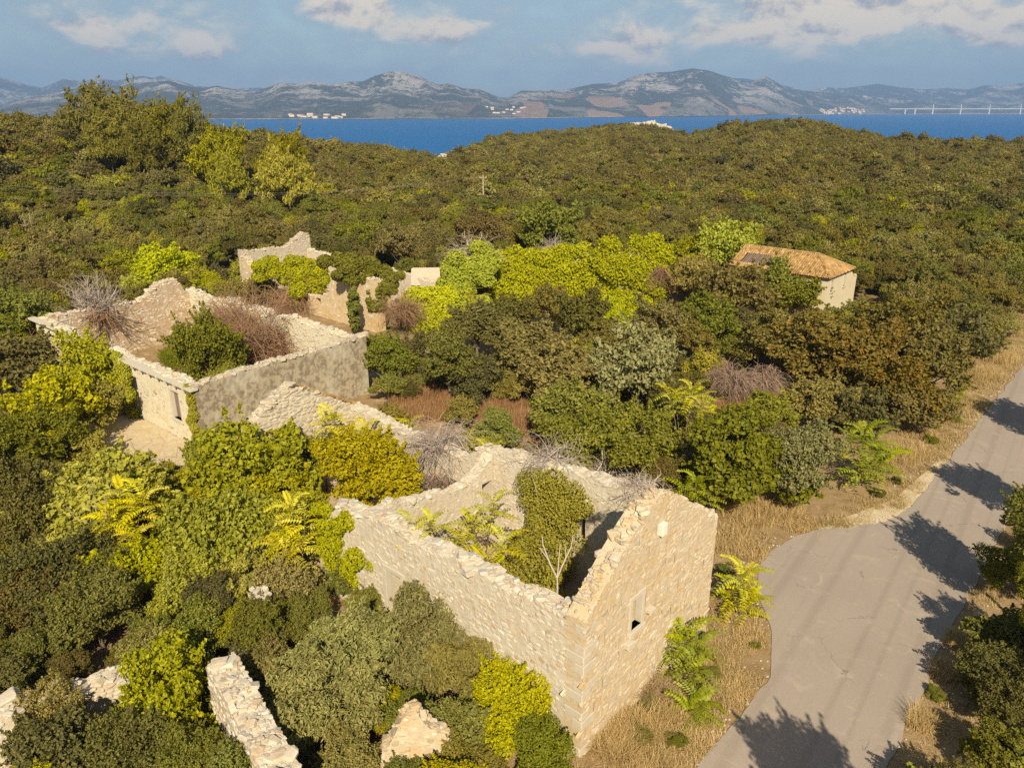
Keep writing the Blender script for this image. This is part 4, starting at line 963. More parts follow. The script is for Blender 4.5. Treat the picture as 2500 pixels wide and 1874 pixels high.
]
for cx, cy, r, mat, lab, (nm, ct), k, fl_, key in V_: veg(cx, cy, r, mat, lab, k, 0.0, key, nm, ct, fl_)
# trees standing inside the ruins
q = MA + mw_ * 9.0 + me_ * 4.0
for (a, b, R_, h_, m_, lab) in [(7.4, 5.2, 2.8, 3.6, 'green', 'dense dark green tree filling the plastered ruin'), (11.5, 4.3, 1.2, 2.6, 'green', 'small bush beside the tree inside the plastered ruin'), (3.6, 6.6, 1.2, 1.6, 'green', 'low bush in the near corner inside the plastered ruin'), (5.2, 4.6, 1.6, 2.0, 'bright', 'lower leafy skirt bush inside the plastered ruin')]:
    q = MA + mw_ * a + me_ * b; plant('tree' if R_ > 2 else 'shrub', lab, 'tree' if R_ > 2 else 'shrub', q[0], q[1], 0, R_, h_, m_, random.choice(['N1', 'N2']), None, 1.35 if R_ > 2 else 1)
# trees beyond the right side of the road, whose shadows fall on the asphalt
for (x, y, R_, hc, lab) in [(28.0, 33.0, 2.2, 4.8, 'tree beyond the right edge that shades the upper road'), (21.8, 26.6, 2.1, 4.5, 'tree at the right edge that shades the middle of the road'),
                            (19.6, 22.2, 1.6, 3.5, 'small tree at the right edge that shades the near road'), (10.6, 10.4, 2.0, 6.6, 'tree below the frame that shades the road bottom'), (36.6, 43.5, 2.5, 4.8, 'tree at the upper right that shades the far road'),
                            (18.2, 16.0, 1.6, 3.0, 'tree under the lower right corner by the road')]:
    plant('tree', lab, 'tree', x, y, 0, R_, hc, 'green', random.choice(['N2', 'N3']), None, 1.05)
# pines on the left ridge and slope
for i, (cx, cy, r, m_, dist, lab) in enumerate([(222, 270, 54, 'pine', 168, 'tallest dark pine on the left ridge'), (310, 288, 58, 'pine', 165, 'broad pine second from left on ridge'), (398, 300, 54, 'pine', 165, 'pine third from left on the ridge'), (472, 312, 48, 'pine', 162, 'low pine at the right end of the ridge group'), (262, 335, 45, 'pine', 150, 'pine below the two tallest ridge pines'), (350, 345, 42, 'pine', 150, 'pine in the lower row of the ridge group'),
                                          (530, 375, 58, 'pinebright', 150, 'bright yellow-green pine on the left slope'), (560, 425, 45, 'pinebright', 140, 'lower crown of bright pine on the slope'), (690, 365, 42, 'pinebright', 150, 'upper bright pine of the second pair on the slope'), (700, 425, 55, 'pinebright', 140, 'lower bright pine of the second pair on the slope')]):
    c = atY(cx, cy, dist); z = float(terrain(c[0], c[1])); Rr = r * dist / FPX / .98; tp_ = c[2] + Rr - z; fl2 = float(np.clip(tp_ / (1.8 * Rr), .9, 2.0)); plant('pine_tree', lab, 'pine', c[0], c[1], z, Rr * 1.05, tp_ - Rr * fl2 * .95, m_, f'P{i % 2}', None, fl2)

# ---- ivy hanging on the ruins
def ivy(label, lobes, n, mat='ivy', l=.24, w=.20, seed=0, name='ivy', cat='ivy', up=.5):
    r = np.random.default_rng(seed); p, nn = shell_points(lobes, n, r, up=up); ok = p[:, 2] > 0; V, F = leaf_cards(p[ok], nn[ok] + np.array((0, -.35, 0)), l, w, r, .6)
    o = objm(name, mesh_np(name, V, F, [mat])); tag(o, label, cat); return o
def lobes_screen(ells, Y, lean=.35, rad=(.7, 1.2), n=26, seed=0):
    r = np.random.default_rng(seed); L = []
    for cx, cy, rx, ry in ells:
        for _ in range(max(4, int(n * rx * ry / 3600))):
            a = r.uniform(0, 6.28); k = math.sqrt(r.random()); p = atY(cx + rx * k * math.cos(a), cy + ry * k * math.sin(a), Y + r.normal(0, .35))
            p[1] += lean * p[2]; d = ray(cx + rx * k * math.cos(a), cy + ry * k * math.sin(a)); p = atY(cx + rx * k * math.cos(a), cy + ry * k * math.sin(a), p[1]); q = r.uniform(*rad); L.append((tuple(p), np.array((q, q * .8, q * .75))))
    return L
def sized(L, **kw): return L
ivy('dense ivy blanket hanging over the wall below the white slab', lobes_screen([(1050, 765, 66, 54), (1035, 738, 55, 30), (1095, 780, 28, 48), (1085, 730, 30, 18)], 72.5, seed=1, rad=(.6, 1.0), n=40), 16000, seed=1)
ivy('bright ivy heap right of the white slab', lobes_screen([(1140, 670, 55, 48), (1110, 700, 30, 25), (1170, 640, 35, 40), (1150, 745, 30, 30)], 77, seed=2, n=40), 15000, seed=2)
ivy('long bright ivy wall, largest in the scene', lobes_screen([(1290, 680, 100, 62), (1400, 665, 95, 65), (1230, 645, 50, 45), (1340, 640, 90, 30), (1460, 700, 60, 40), (1290, 730, 70, 20)], 81, seed=3, n=34), 38000, seed=3)
ivy('ivy-swathed tower at the right end of ivy wall', lobes_screen([(1570, 640, 60, 60), (1550, 700, 60, 50), (1600, 610, 35, 25), (1490, 630, 35, 40), (1600, 690, 25, 40)], 79.5, seed=4, n=34), 20000, 'bright', seed=4)
ivy('lowest bright tongue of ivy below the tower', lobes_screen([(1500, 770, 35, 40), (1560, 760, 22, 30), (1555, 810, 22, 26)], 74, seed=5, rad=(.5, .8), n=50), 9000, seed=5)
ivy('ivy curtain on top of the tan wall corner', lobes_screen([(880, 660, 60, 26), (830, 650, 45, 25), (930, 690, 38, 22), (915, 735, 20, 35), (960, 690, 30, 22)], 71.5, seed=6, rad=(.5, .8), n=50), 15000, 'green', seed=6)
ivy('small ivy strand dangling down the tan wall', lobes_screen([(862, 745, 9, 45), (868, 785, 8, 20)], 70.8, 0, seed=7, rad=(.22, .35), n=500), 2500, 'green', seed=7)
ivy('yellow-green creeper on the collapsed middle of tan ruin', lobes_screen([(690, 645, 45, 26), (750, 660, 45, 30), (720, 700, 30, 40), (640, 660, 30, 18), (780, 690, 25, 30)], 79, seed=8, rad=(.5, .9), n=50), 11000, 'bright', seed=8)
L = []
r_ = np.random.default_rng(9)
for _ in range(70):
    w_ = r_.uniform(5.8, 9.0); z_ = r_.uniform(.3, 5.2); s_ = 7.6 - max(0, 2.4 - z_) * r_.uniform(0, 1.2); q = NW(s_, w_, z_); L.append((tuple(q), np.array((.55, .55, .5)) * r_.uniform(.7, 1.2)))
for _ in range(80):
    q = NW(r_.uniform(2.2, 6.8), r_.uniform(3.0, 9.4), 0); hh = r_.uniform(.2, 1.3); L.append(((q[0], q[1], hh), np.array((.6, .6, .5)) * r_.uniform(.7, 1.2)))
ivy('ivy column and undergrowth filling the roofless near room', L, 42000, 'bright', .105, .085, seed=9, up=.4)
L = [(tuple(MA + mw_ * (.5 + r_.normal(0, .18)) - me_ * .15 + np.array((0, 0, z_))), np.array((.30, .30, .34)) * r_.uniform(.6, 1.1)) for z_ in np.linspace(.2, 4.3, 22)]
ivy('narrow ivy strip climbing the corner of the plastered ruin', L, 4500, 'bright', .13, .11, seed=10)
L = [(tuple(MA + mw_ * (9.6 + r_.normal(0, .45)) - me_ * .25 + np.array((0, 0, z_))), np.array((.42, .42, .42)) * r_.uniform(.6, 1.1)) for z_ in np.linspace(.2, 4.4, 36)]
ivy('ivy pillar beside the open doorway of the street wall', L, 8000, 'bright', .14, .12, seed=11)
L = [(tuple(NW(-.1 + r_.normal(0, .2), 13.2 + r_.normal(0, .8), r_.uniform(1.0, 4.6))), np.array((.4, .4, .4)) * r_.uniform(.6, 1.2)) for _ in range(24)]
ivy('leafy ivy fringe on the broken left end of stone house', L, 9000, 'bright', .11, .09, seed=12)

# ---- dead twig bushes
def twigs(base, n, length, spread, r, up=.7, rad=.018, droop=.5, sub=3, seg=5):
    m = MB()
    for _ in range(n):
        d = unit(np.array((r.normal(0, spread), r.normal(0, spread), up + r.normal(0, .25)))); p = np.array(base, float) + r.normal(0, .12 * length, 3) * np.array((1, 1, .3)); L = length * (r.uniform(.25, 1.1)); rad_ = rad * r.choice([.6, 1.0, 1.9], p=[.5, .38, .12]); pts = [p]
        for s_ in range(seg):
            d = unit(d + r.normal(0, .32, 3) - np.array((0, 0, droop * .13 * s_))); pts.append(pts[-1] + d * L / seg)
        m.tube(pts, np.linspace(rad_, rad_ * .3, seg + 1), 3)
        for _s in range(sub):
            i = r.integers(1, seg); dd = unit(d + r.normal(0, .7, 3)); q = pts[i]; pt = [q]
            for s_ in range(3): dd = unit(dd + r.normal(0, .3, 3) - np.array((0, 0, droop * .08))); pt.append(pt[-1] + dd * L * .14)
            m.tube(pt, np.linspace(rad * .5, rad * .2, 4), 3)
    return m.mesh('branches', ['twig'])
def dead(label, base, n, length, spread, mat='twig', up=.7, droop=.5, rad=.018, seed=0, sub=3, name='dead_bush', cat='dead bush'):
    r = np.random.default_rng(seed + 500); me = twigs(base, n, length, spread, r, up, rad, droop, sub); me.materials.clear(); me.materials.append(MATS[mat])
    e = thing(name, label, cat, tuple(base)); objm('branches', me, e); return e
q = MA + mw_ * 11 + me_ * 10.8
dead('big brown tangle of dead vines inside the plastered ruin', q + np.array((0, 0, .8)), 950, 6.8, .75, 'brownvine', 1.0, .8, .034, 1, 4)
q = MA + mw_ * 16 + me_ * 12.0; dead('brown dead creeper on the rear wall of plastered ruin', q + np.array((0, 0, 2.2)), 520, 4.6, .9, 'brownvine', .7, .7, .032, 2, 4)
q = MA + mw_ * 5.5 + me_ * 12.6; dead('dry brown vines by the rear opening of plastered ruin', q + np.array((0, 0, .5)), 160, 3.4, .6, 'brownvine', .9, .9, .018, 3)
q = MD - mw_ * .5 + me_ * 4.6; dead('bare grey dead tree rooted on top of back wall', q + np.array((0, 0, 4.2)), 90, 3.4, .7, 'greytwig', .9, -.2, .045, 4, 6, 'dead_tree', 'dead tree')
dead('dead roots hanging down inside the back wall', q - mw_ * 1.0 + np.array((0, 0, 4.3)), 90, 3.6, .5, 'brownvine', -.6, .3, .04, 5, 2)
dead('left of the two round grey dead bushes in the wood', (*gz(1778, 975), 1.0), 460, 2.9, .62, 'twig', 1.3, 1.7, .026, 6)
dead('right of the two round grey dead bushes in the wood', (*gz(1862, 970), .9), 300, 2.4, .62, 'twig', 1.3, 1.5, .026, 7)
q = atY(985, 800, 70.5); dead('brown dead vine curtain below the ivy blanket', (q[0], q[1], 2.6), 340, 3.2, .8, 'brownvine', .3, 1.1, .022, 8)
q = F0 + WX * 13 - EX * .4; dead('brown creeper tangle along the collapsed front of tan ruin', q + np.array((0, 0, .9)), 420, 4.2, 1.2, 'brownvine', .6, .8, .03, 30)
q = atY(1150, 622, 81); dead('pale dead branches sprawling over the left of the ivy wall', q, 90, 3.6, 1.0, 'paletwig', .35, .4, .035, 9)
q = atY(1355, 610, 86); dead('grey twig heap on the crest of the ivy wall', q, 110, 2.6, 1.0, 'greytwig', .5, .4, .03, 10)
q = atY(1615, 655, 79.5); dead('brown dead vine strip beside the ivy-swathed tower', q, 90, 3.0, .25, 'brownvine', -.8, .6, .03, 11)
q = NW(8.3, 15.6, 4.1); dead('grey dead creeper slumped over the long rear wall', q, 210, 2.6, .9, 'greytwig', .35, 1.0, .022, 12)
q = NW(8.0, 15.0, 2.0); dead('dry root tangle inside the rear wall of far room', q, 150, 2.2, .7, 'twig', .5, .9, .022, 13)
q = NW(8.7, 8.5, 5.3); dead('dry twigs lying along the rear wall top', q, 120, 2.4, .9, 'greytwig', .1, .5, .02, 14)
q = NW(8.4, 3.2, 5.7); dead('bleached dead twigs on the wall top behind the gable', q, 110, 1.6, .9, 'paletwig', .15, .6, .022, 15)
q = NW(7.0, .9, 7.0); dead('small nest of dry twigs at the gable shoulder', NW(3.4, .6, 8.9), 60, .9, .9, 'greytwig', .15, .6, .016, 16)
dead('bare white branches in front of the leafy green bush', (*gz(1475, 1190), .6), 40, 3.4, .6, 'paletwig', .8, -.1, .03, 17, 6)
q = MA + mw_ * 23 - me_ * 1.2; dead('brown dead creeper hanging at the far street wall corner', q + np.array((0, 0, 3.2)), 130, 2.8, .5, 'brownvine', -.4, .5, .025, 18)
dead('bleached bare treetop in the wood above the plastered ruin', (*gz(100, 640), 1.5), 40, 5.2, .6, 'paletwig', .8, -.1, .05, 19, 6, 'dead_tree', 'dead tree')
dead('bare grey twigs in the left thicket', (*gz(470, 1500), .8), 30, 2.6, .6, 'paletwig', .9, -.1, .018, 20, 5)
dead('tall leafless stems standing before the creeper mound', (*gz(240, 1420), .3), 12, 5.0, .22, 'greytwig', 1.2, -.2, .03, 21, 3)
dead('dry brown stalks beside the doorway bushes', (*gz(730, 1560), .4), 60, 2.2, .45, 'twig', 1., 0, .012, 22, 3)
dead('bare stems rising at the terrace edge', (*gz(400, 1170), .0), 8, 3.6, .18, 'twig', 1.2, -.2, .028, 23, 3)
dead('dry brown weeds along the foot of the gable wall', (*(NW(4.2, -.5)[:2]), .05), 150, 1.3, .55, 'twig', .9, .3, .008, 24, 3, 'dry_weeds', 'weeds')
dead('tangle of dead branches left of the creeper over the gap', (*gz(120, 1030), 1.6), 80, 2.4, .9, 'greytwig', .5, .5, .022, 25, 4)
# forked leafless sapling in the near room
m = MB(); b = NW(1.1, 2.6, .1); top_ = atY(1312, 1395, b[1] + .2)
b = np.array((*NW(.95, 1.9)[:2], 4.9)); 
for pts, r0 in [([(0, 0, 0), (.02, 0, .5), (0, 0, 1.0)], .05), ([(0, 0, .95), (-.25, 0, 1.5), (-.5, .1, 2.2), (-.52, .1, 2.5)], .035), ([(0, 0, .95), (.22, .1, 1.5), (.45, .1, 2.1), (.5, .1, 2.5)], .035), ([(.0, 0, .9), (.04, 0, 1.6), (.08, .1, 2.2)], .028), ([(-.3, 0, 1.65), (-.6, .2, 2.0)], .02), ([(.28, .1, 1.65), (.25, .1, 2.2)], .02)]:
    m.tube(np.array(pts) + b, np.linspace(r0, r0 * .5, len(pts)), 6)
e = thing('bare_sapling', 'forked leafless sapling rising from the side wall top', 'sapling', tuple(b)); objm('branches', m.mesh('branches', ['paletwig'], True), e)

# ---- ailanthus plants: every compound leaf is a part
def frond_mesh(r, npair=11, cv=.22):
    L = 1.0
    m = MB(); t = np.linspace(0, 1, 8); pts = np.stack([t * L, r.normal(0, .07) * t * t, cv * L * np.sin(t * 2.6) - (.3 - .3 * cv + r.uniform(0, .2)) * L * t * t], -1); m.tube(pts, np.linspace(.012, .004, 8), 3)
    for k in range(npair):
        u = .16 + .8 * k / (npair - 1); c = np.array([np.interp(u, t, pts[:, i]) for i in range(3)]); ln = .26 * L * (1 - .45 * abs(u - .45) * 1.6) * r.uniform(.85, 1.1)
        for s_ in (-1, 1):
            d = unit(np.array((.35, s_, -.22 + r.normal(0, .1)))); b = unit(np.cross(d, (0, 0, 1.))) * .048 * L; mid = c + d * ln * .45 + np.array((0, 0, .012))
            m.add([c, mid + b, c + d * ln, mid - b], np.array([[0, 1, 2, 3]]))
    return m.mesh('leaf', ['frond'])
FRD = [frond_mesh(np.random.default_rng(200 + k), 8 + k % 5, c_) for k, c_ in enumerate((.12, .2, .3, .06, .38, .24, .16, .32))]
def ailanthus(label, base, stems, mat='frond', L=.8, nf=12, seed=0, group=None):
    r = random.Random(seed); e = thing('ailanthus', label, 'plant', tuple(base), group); me = MB()
    for (dx, dy, h) in stems:
        p = np.array(base, float); q = p + np.array((dx, dy, h)); mid = (p + q) / 2 + np.array((dx * -.15, dy * -.15, 0)); me.tube([p, mid, q], [.035, .026, .018], 5)
    objm('stem', me.mesh('stem', ['bark'], True), e)
    for (dx, dy, h) in stems:
        q = np.array(base, float) + np.array((dx, dy, h)); tiers = nf
        for k in range(tiers):
            a = k * 2.4 + r.uniform(-.3, .3); el = .75 - 1.0 * k / tiers + r.uniform(-.15, .15); zz = -k * .045 * L * 2
            o = bpy.data.objects.new('leaf', r.choice(FRD)); COL.objects.link(o); o.parent = e; o.matrix_parent_inverse = Matrix.Translation(-Vector(e.location))
            o.location = (q[0], q[1], q[2] + zz); o.rotation_euler = (r.uniform(-.3, .3), -el, a); s_ = L * 1.25 * r.uniform(.75, 1.1); o.scale = (s_, s_, s_); set_mat(o, mat)
def at_base(x, y, zt=0.0): q = gz(x, y, zt); return (q[0], q[1], zt)
ailanthus('lush ailanthus growing out of the middle of the near room', NW(4.2, 8.6, .3), [(-.4, .5, 3.4), (.5, .3, 4.4), (-1.1, -.2, 3.0), (.2, -.9, 2.4), (1.0, -.3, 2.9)], 'frond', .95, 9, 1)
ailanthus('small ailanthus sprouting from the cross wall corner', NW(1.0, 8.4, 4.3), [(.1, 0, 1.15), (-.7, .3, .8)], 'frond', .7, 9, 2)
ailanthus('tall lime-yellow ailanthus tree right of centre', at_base(1660, 1165), [(.3, 0, 5.6), (-.5, .4, 4.8), (1.4, .3, 4.3), (.8, -.4, 4.9), (2.0, .3, 3.6), (-.2, .3, 1.6), (-.9, .1, 5.2)], 'frond', .95, 9, 3)
ailanthus('young ailanthus against the right edge of the gable', at_base(1800, 1500), [(0, 0, 1.9), (.3, .3, 1.4), (-.3, .2, 1.2), (.3, -.2, .8)], 'frond', 1.0, 9, 4)
ailanthus('large ailanthus in front of the gable base', at_base(1670, 1650), [(0, .1, 1.9), (-.7, 0, 1.5), (.5, .2, 1.3), (.3, -.4, .9), (-.2, -.5, .7)], 'frondgreen', .95, 9, 5)
ailanthus('low ailanthus lying beside the dirt verge', at_base(1690, 1745), [(.1, 0, .7), (.3, .2, .5), (-.2, -.2, .4)], 'frondgreen', .8, 8, 6)
ailanthus('golden ailanthus tree above the left thicket', at_base(330, 1420), [(.2, 0, 4.9), (.6, .3, 4.0), (-.5, .2, 3.2), (.5, -.4, 3.0), (-1.0, -.2, 2.3), (.0, -.6, 2.2), (1.0, .2, 4.4), (-.3, -.5, 3.8)], 'frondgold', .95, 10, 7)
ailanthus('tall yellow ailanthus beside the broken end of side wall', at_base(745, 1450), [(-.2, 0, 4.6), (.3, .2, 4.0), (-.7, .1, 3.4), (.2, -.3, 3.0), (-.4, -.3, 2.4), (-.9, -.2, 2.9)], 'frondgold', .9, 10, 8)
ailanthus('yellow ailanthus rising above the golden bush', NW(5.5, 21.0, .2), [(0, 0, 4.9), (.8, .2, 4.4), (-.6, .2, 4.6), (1.6, .4, 4.0), (.5, -.5, 3.6)], 'frondgold', .9, 9, 9)
ailanthus('bright ailanthus just behind the far gable end', NW(10.6, 22.0, 0), [(0, 0, 2.6), (.7, .5, 2.2), (-.5, .3, 2.3)], 'frond', .9, 8, 10)
ailanthus('light green ailanthus beyond the rear wall point', NW(10.8, 14.5, 0), [(0, 0, 3.0), (.6, .3, 2.6), (-.4, .4, 2.2)], 'frond', .9, 9, 11)
ailanthus('ailanthus sprig below the bare white branches', at_base(1590, 1190), [(0, 0, 2.6), (.5, .3, 2.0), (-.4, .1, 1.6)], 'frond', .9, 9, 12)
ailanthus('spreading green ailanthus clump at the roadside bush', at_base(2090, 1185), [(0, 0, 3.2), (.8, .3, 2.8), (-.8, .2, 3.0), (.3, -.8, 2.0), (1.1, -.5, 1.7), (-.4, -.7, 1.6), (.6, .8, 2.6), (1.4, .2, 1.4)], 'frondgreen', 1.15, 10, 13)
ailanthus('small light ailanthus behind the gable right slope', at_base(1690, 1280), [(0, 0, 2.4), (.7, .2, 1.8), (-.5, .2, 2.0)], 'frondgreen', .9, 9, 14)
ailanthus('pale green sapling at the dry roadside verge', at_base(2325, 1020), [(0, 0, 2.2), (.2, .2, 1.6), (-.2, .1, 1.1)], 'frondgreen', .7, 9, 15)
ailanthus('yellow-green ailanthus at the left edge by the street wall', at_base(40, 900), [(0, 0, 4.4), (.6, .2, 3.4), (-.5, .1, 2.6)], 'frondgreen', 1.1, 10, 16)
ailanthus('small yellow ailanthus low in the thicket under the tall one', at_base(665, 1480), [(0, 0, 1.9), (.3, -.2, 1.5)], 'frondgold', .8, 8, 17)
ailanthus('bright ailanthus drooping before the long ivy wall', at_base(1150, 800), [(0, 0, 3.2), (.7, .1, 2.6), (-.4, .1, 2.2)], 'frond', 1.1, 9, 18)

# ------------------------------------------------------------------ the wood: 300 nearest as trees, the rest one mass
PROT = [  # image regions (pixels) that later planting must not cover: polygon, distance of what shows there
 ([(690, 1350), (760, 1230), (900, 1150), (1250, 1060), (1760, 1230), (1740, 1580), (1420, 1874), (1230, 1500), (900, 1420)], 34),
 ([(60, 760), (430, 690), (910, 800), (910, 1010), (520, 1100), (250, 1150), (250, 1000), (60, 860)], 64),
 ([(520, 570), (750, 560), (960, 640), (940, 830), (600, 760)], 100), ([(960, 590), (1660, 570), (1660, 760), (1000, 860)], 88), ([(1740, 590), (2150, 590), (2150, 720), (1760, 700)], 84),
 ([(980, 930), (1110, 920), (1320, 960), (1320, 1080), (1180, 1040), (1000, 1060)], 52), ([(1750, 850), (1900, 850), (1900, 1000), (1740, 1000)], 60),
 ([(1600, 1250), (2500, 850), (2500, 1874), (1400, 1874), (1640, 1560)], 60)]
RECT = [(N0 - EX * 1 - WX * 1, 11, 26, EX, WX), (MA - me_ * 5 - mw_ * 1, L1 + 7, L2 + 2, me_, mw_), (F0 - EX, 12, 28, EX, WX), (np.array((-12.5, 74, 0)), 30, 12, np.array((1., 0, 0)), np.array((0, 1., 0))), (HB - EX - WX, 9, 12, EX, WX)]
def blocked(x, y, z, Rr):
    p = np.array((x, y, 0))
    for c, a, b, e1, e2 in RECT:
        u, v = np.dot(p - c, e1), np.dot(p - c, e2)
        if -Rr * .6 < u < a + Rr * .6 and -Rr * .6 < v < b + Rr * .6: return True
    if y < 130 and on_road(x, y, Rr + .9): return True
    dist = y
    if dist < 110:
        for zz in (.2, 1.0, 1.75):
            for off in (-.7, 0, .7):
                px, py = proj(x + off * Rr, y, z + zz * Rr)
                for poly, dd in PROT:
                    if dist < dd and in_poly(px, py, poly): return True
    return False
ROCKS = [(1590, 322, 478, 13, 'large pale limestone crag on the distant wooded hill'), (1275, 352, 440, 7, 'left of two pale rock patches on the wooded slope'), (1308, 346, 442, 6, 'right of two pale rock patches on the wooded slope'), (1960, 311, 388, 4.5, 'single pale boulder outcrop on the right-hand hill'), (2036, 325, 380, 2.5, 'small pale rock right of the boulder outcrop'), (1555, 325, 470, 4, 'small pale rock at the left foot of the crag'), (1080, 380, 322, 4, 'white rocks showing in the saddle above the sea')]
RK = []
for cx, cy, dist, rad, lab in ROCKS:
    c = atY(cx, cy, dist); RK.append((c[0], c[1], rad))
cells = []
def ring(r0, r1, sp):
    for rad in np.arange(r0, r1, sp * .87):
        a = np.arange(-.70, .70, sp / rad); n = len(a); aj = a + rng.uniform(-.42, .42, n) * sp / rad; rj = rad + rng.uniform(-.42, .42, n) * sp
        cells.append(np.stack([rj * np.sin(aj), rj * np.cos(aj), rj, np.full(n, sp)], -1))
ring(16, 60, 1.75); ring(60, 105, 2.6); ring(105, 200, 3.0); ring(200, 330, 3.2); ring(330, 540, 3.6)
cells = np.concatenate(cells); cells = cells[cells[:, 2] < np.maximum(108, np.interp(np.arctan2(cells[:, 0], cells[:, 1]), _az, sky_r) + 34)]
cz = terrain(cells[:, 0], cells[:, 1]); cpz = fbm(cells[:, 0] * .03, cells[:, 1] * .03, 2, 77)
vx = np.array([(v[0], v[1], v[2]) for v in VEG]); fills = []
for (x, y, r, sp), z, pz in zip(cells.tolist(), cz.tolist(), cpz.tolist()):
    if r > 300 and any(abs(x - a) < c * 1.05 and -1.3 * c - 9 < y - b < c * .6 for a, b, c in RK): continue
    Rr = sp * random.uniform(.48, .82) * (1.3 if random.random() < .12 else 1)
    if r < 60: Rr = random.uniform(.65, 1.45)
    if r < 170 and np.min(np.hypot(vx[:, 0] - x, vx[:, 1] - y) - vx[:, 2]) < Rr * (.15 if r < 60 else .35): continue
    if z < SEA + 2: continue
    if r < 112 and blocked(x, y, z, Rr): continue
    u = random.random()
    if r > 180: mat = 'oak' if u < .58 else 'olive' if u < .84 else 'dark' if u < .93 else 'rusty' if u < .96 else 'green'
    else: mat = 'oak' if u < .34 else 'green' if u < .34 + .45 * pz else 'olive' if u < .80 else 'dark' if u < .90 else 'rusty' if u < .92 else 'bright'
    if r < 48 and x < -4 and mat in ('oak', 'dark', 'rusty') and u < .8: mat = 'bright' if random.random() < .6 else 'green'
    fills.append((r, x, y, z, Rr, mat))
fills.sort(); NIND = max(0, 300 - len(VEG))
ADJ = {'oak': 'brownish olive', 'green': 'mid green', 'olive': 'pale olive', 'dark': 'dark green', 'rusty': 'rust-flecked', 'bright': 'yellow-green'}
USED = set(); LAND = [(1585, 1190, 'gable peak'), (950, 1400, 'framed doorway'), (700, 960, 'dry-stone gable'), (690, 900, 'grey plaster wall'), (380, 1110, 'terrace'), (105, 950, 'stone pillar'), (210, 700, 'dead tree on the wall'), (640, 1500, 'small pale wall chunk'), (420, 1440, 'fallen stone fragment'), (150, 1690, 'low tumbled wall'), (570, 1740, 'thick wall stub'), (1030, 1790, 'pointed wall fragment'),
 (1790, 900, 'left round dead bush'), (1862, 900, 'right round dead bush'), (1950, 640, 'tiled roof'), (2110, 700, 'cream house wall'), (1300, 680, 'long ivy wall'), (1050, 700, 'white slab'), (850, 740, 'tan wall corner'), (640, 610, 'broken gable'), (1172, 577, 'orange-gold tree'), (1345, 560, 'deep green tree'), (2000, 1290, 'lay-by'), (2300, 1080, 'dry verge'), (2400, 900, 'upper road bend'), (1690, 960, 'tall lime ailanthus'), (1560, 900, 'silvery tree'), (1050, 990, 'straw clearing'), (1250, 1010, 'rusty grass patch'), (1180, 460, 'utility pole'), (330, 1180, 'golden ailanthus'), (730, 1180, 'tall yellow ailanthus'), (890, 1160, 'golden bush'), (610, 1150, 'huge creeper mound'), (1570, 650, 'ivy-swathed tower'), (2080, 1080, 'green ailanthus clump'), (1870, 1130, 'big lay-by bush'), (2110, 880, 'orange-brown tree'), (395, 660, 'bright shrub at the back wall'), (1480, 1120, 'bare white branches'), (1760, 600, 'ivy-wrapped tree'), (60, 1230, 'dark edge evergreen'), (240, 1230, 'sunlit creeper mound'), (2450, 1560, 'right edge bush'), (100, 620, 'bleached bare treetop'), (1100, 1080, 'long rear wall'), (530, 380, 'bright slope pine')]
for r, x, y, z, Rr, mat in fills[:NIND]:
    px, py = proj(x, y, z + Rr); nm = ('shrub', 'shrub') if r < 60 else ('tree', 'tree'); hc = Rr * random.uniform(.85, 1.25)
    grp = f"{nm[0]}s {'left of' if px < 700 else 'behind' if px < 1700 else 'right of'} the ruins"
    lm = sorted(LAND, key=lambda q: (q[0] - px) ** 2 + 2.5 * (q[1] - py) ** 2); sz = 'small ' if Rr < (1.05 if r < 60 else 1.9) else 'large ' if Rr > (1.3 if r < 60 else 2.5) else ''
    for lx, ly, ph in lm[:5]:
        dx, dy = px - lx, py - ly; wh = ('left of' if dx < 0 else 'right of') if abs(dx) > 1.3 * abs(dy) else ('behind' if dy < 0 else 'in front of')
        lab = f'{sz}{ADJ[mat]} {nm[0]} {wh} the {ph}'
        if lab not in USED: break
    else: lab = f'{sz}{ADJ[mat]} {nm[0]} {wh} the {ph}'
    USED.add(lab)
    plant(nm[0], lab, nm[1], x, y, z, Rr, hc, mat, random.choice(['M0', 'M1', 'M2', 'M3'] if r > 40 else ['N0', 'N1', 'N2', 'N3']), grp, random.uniform(.8, 1.05))
# instanced remainder: geometry nodes on a point cloud, using crowns as sources
rest = fills[NIND:]; kinds = ['oak', 'olive', 'dark', 'rusty', 'green', 'bright']; keys = ['M0', 'M2', 'F0', 'F1', 'F2', 'F3']
ng = bpy.data.node_groups.new('wood', 'GeometryNodeTree'); ng.interface.new_socket('Geometry', in_out='INPUT', socket_type='NodeSocketGeometry'); ng.interface.new_socket('Geometry', in_out='OUTPUT', socket_type='NodeSocketGeometry')
gi = ng.nodes.new('NodeGroupInput'); go = ng.nodes.new('NodeGroupOutput'); jn = ng.nodes.new('GeometryNodeJoinGeometry')
def named(nm, typ):
    n = ng.nodes.new('GeometryNodeInputNamedAttribute'); n.data_type = typ; n.inputs[0].default_value = nm; return n.outputs[0]
pick = named('pick', 'INT'); rot = named('rot', 'FLOAT_VECTOR'); scl = named('scl', 'FLOAT_VECTOR')
combos = {}; P_, K_, Ro, Sc = [], [], [], []
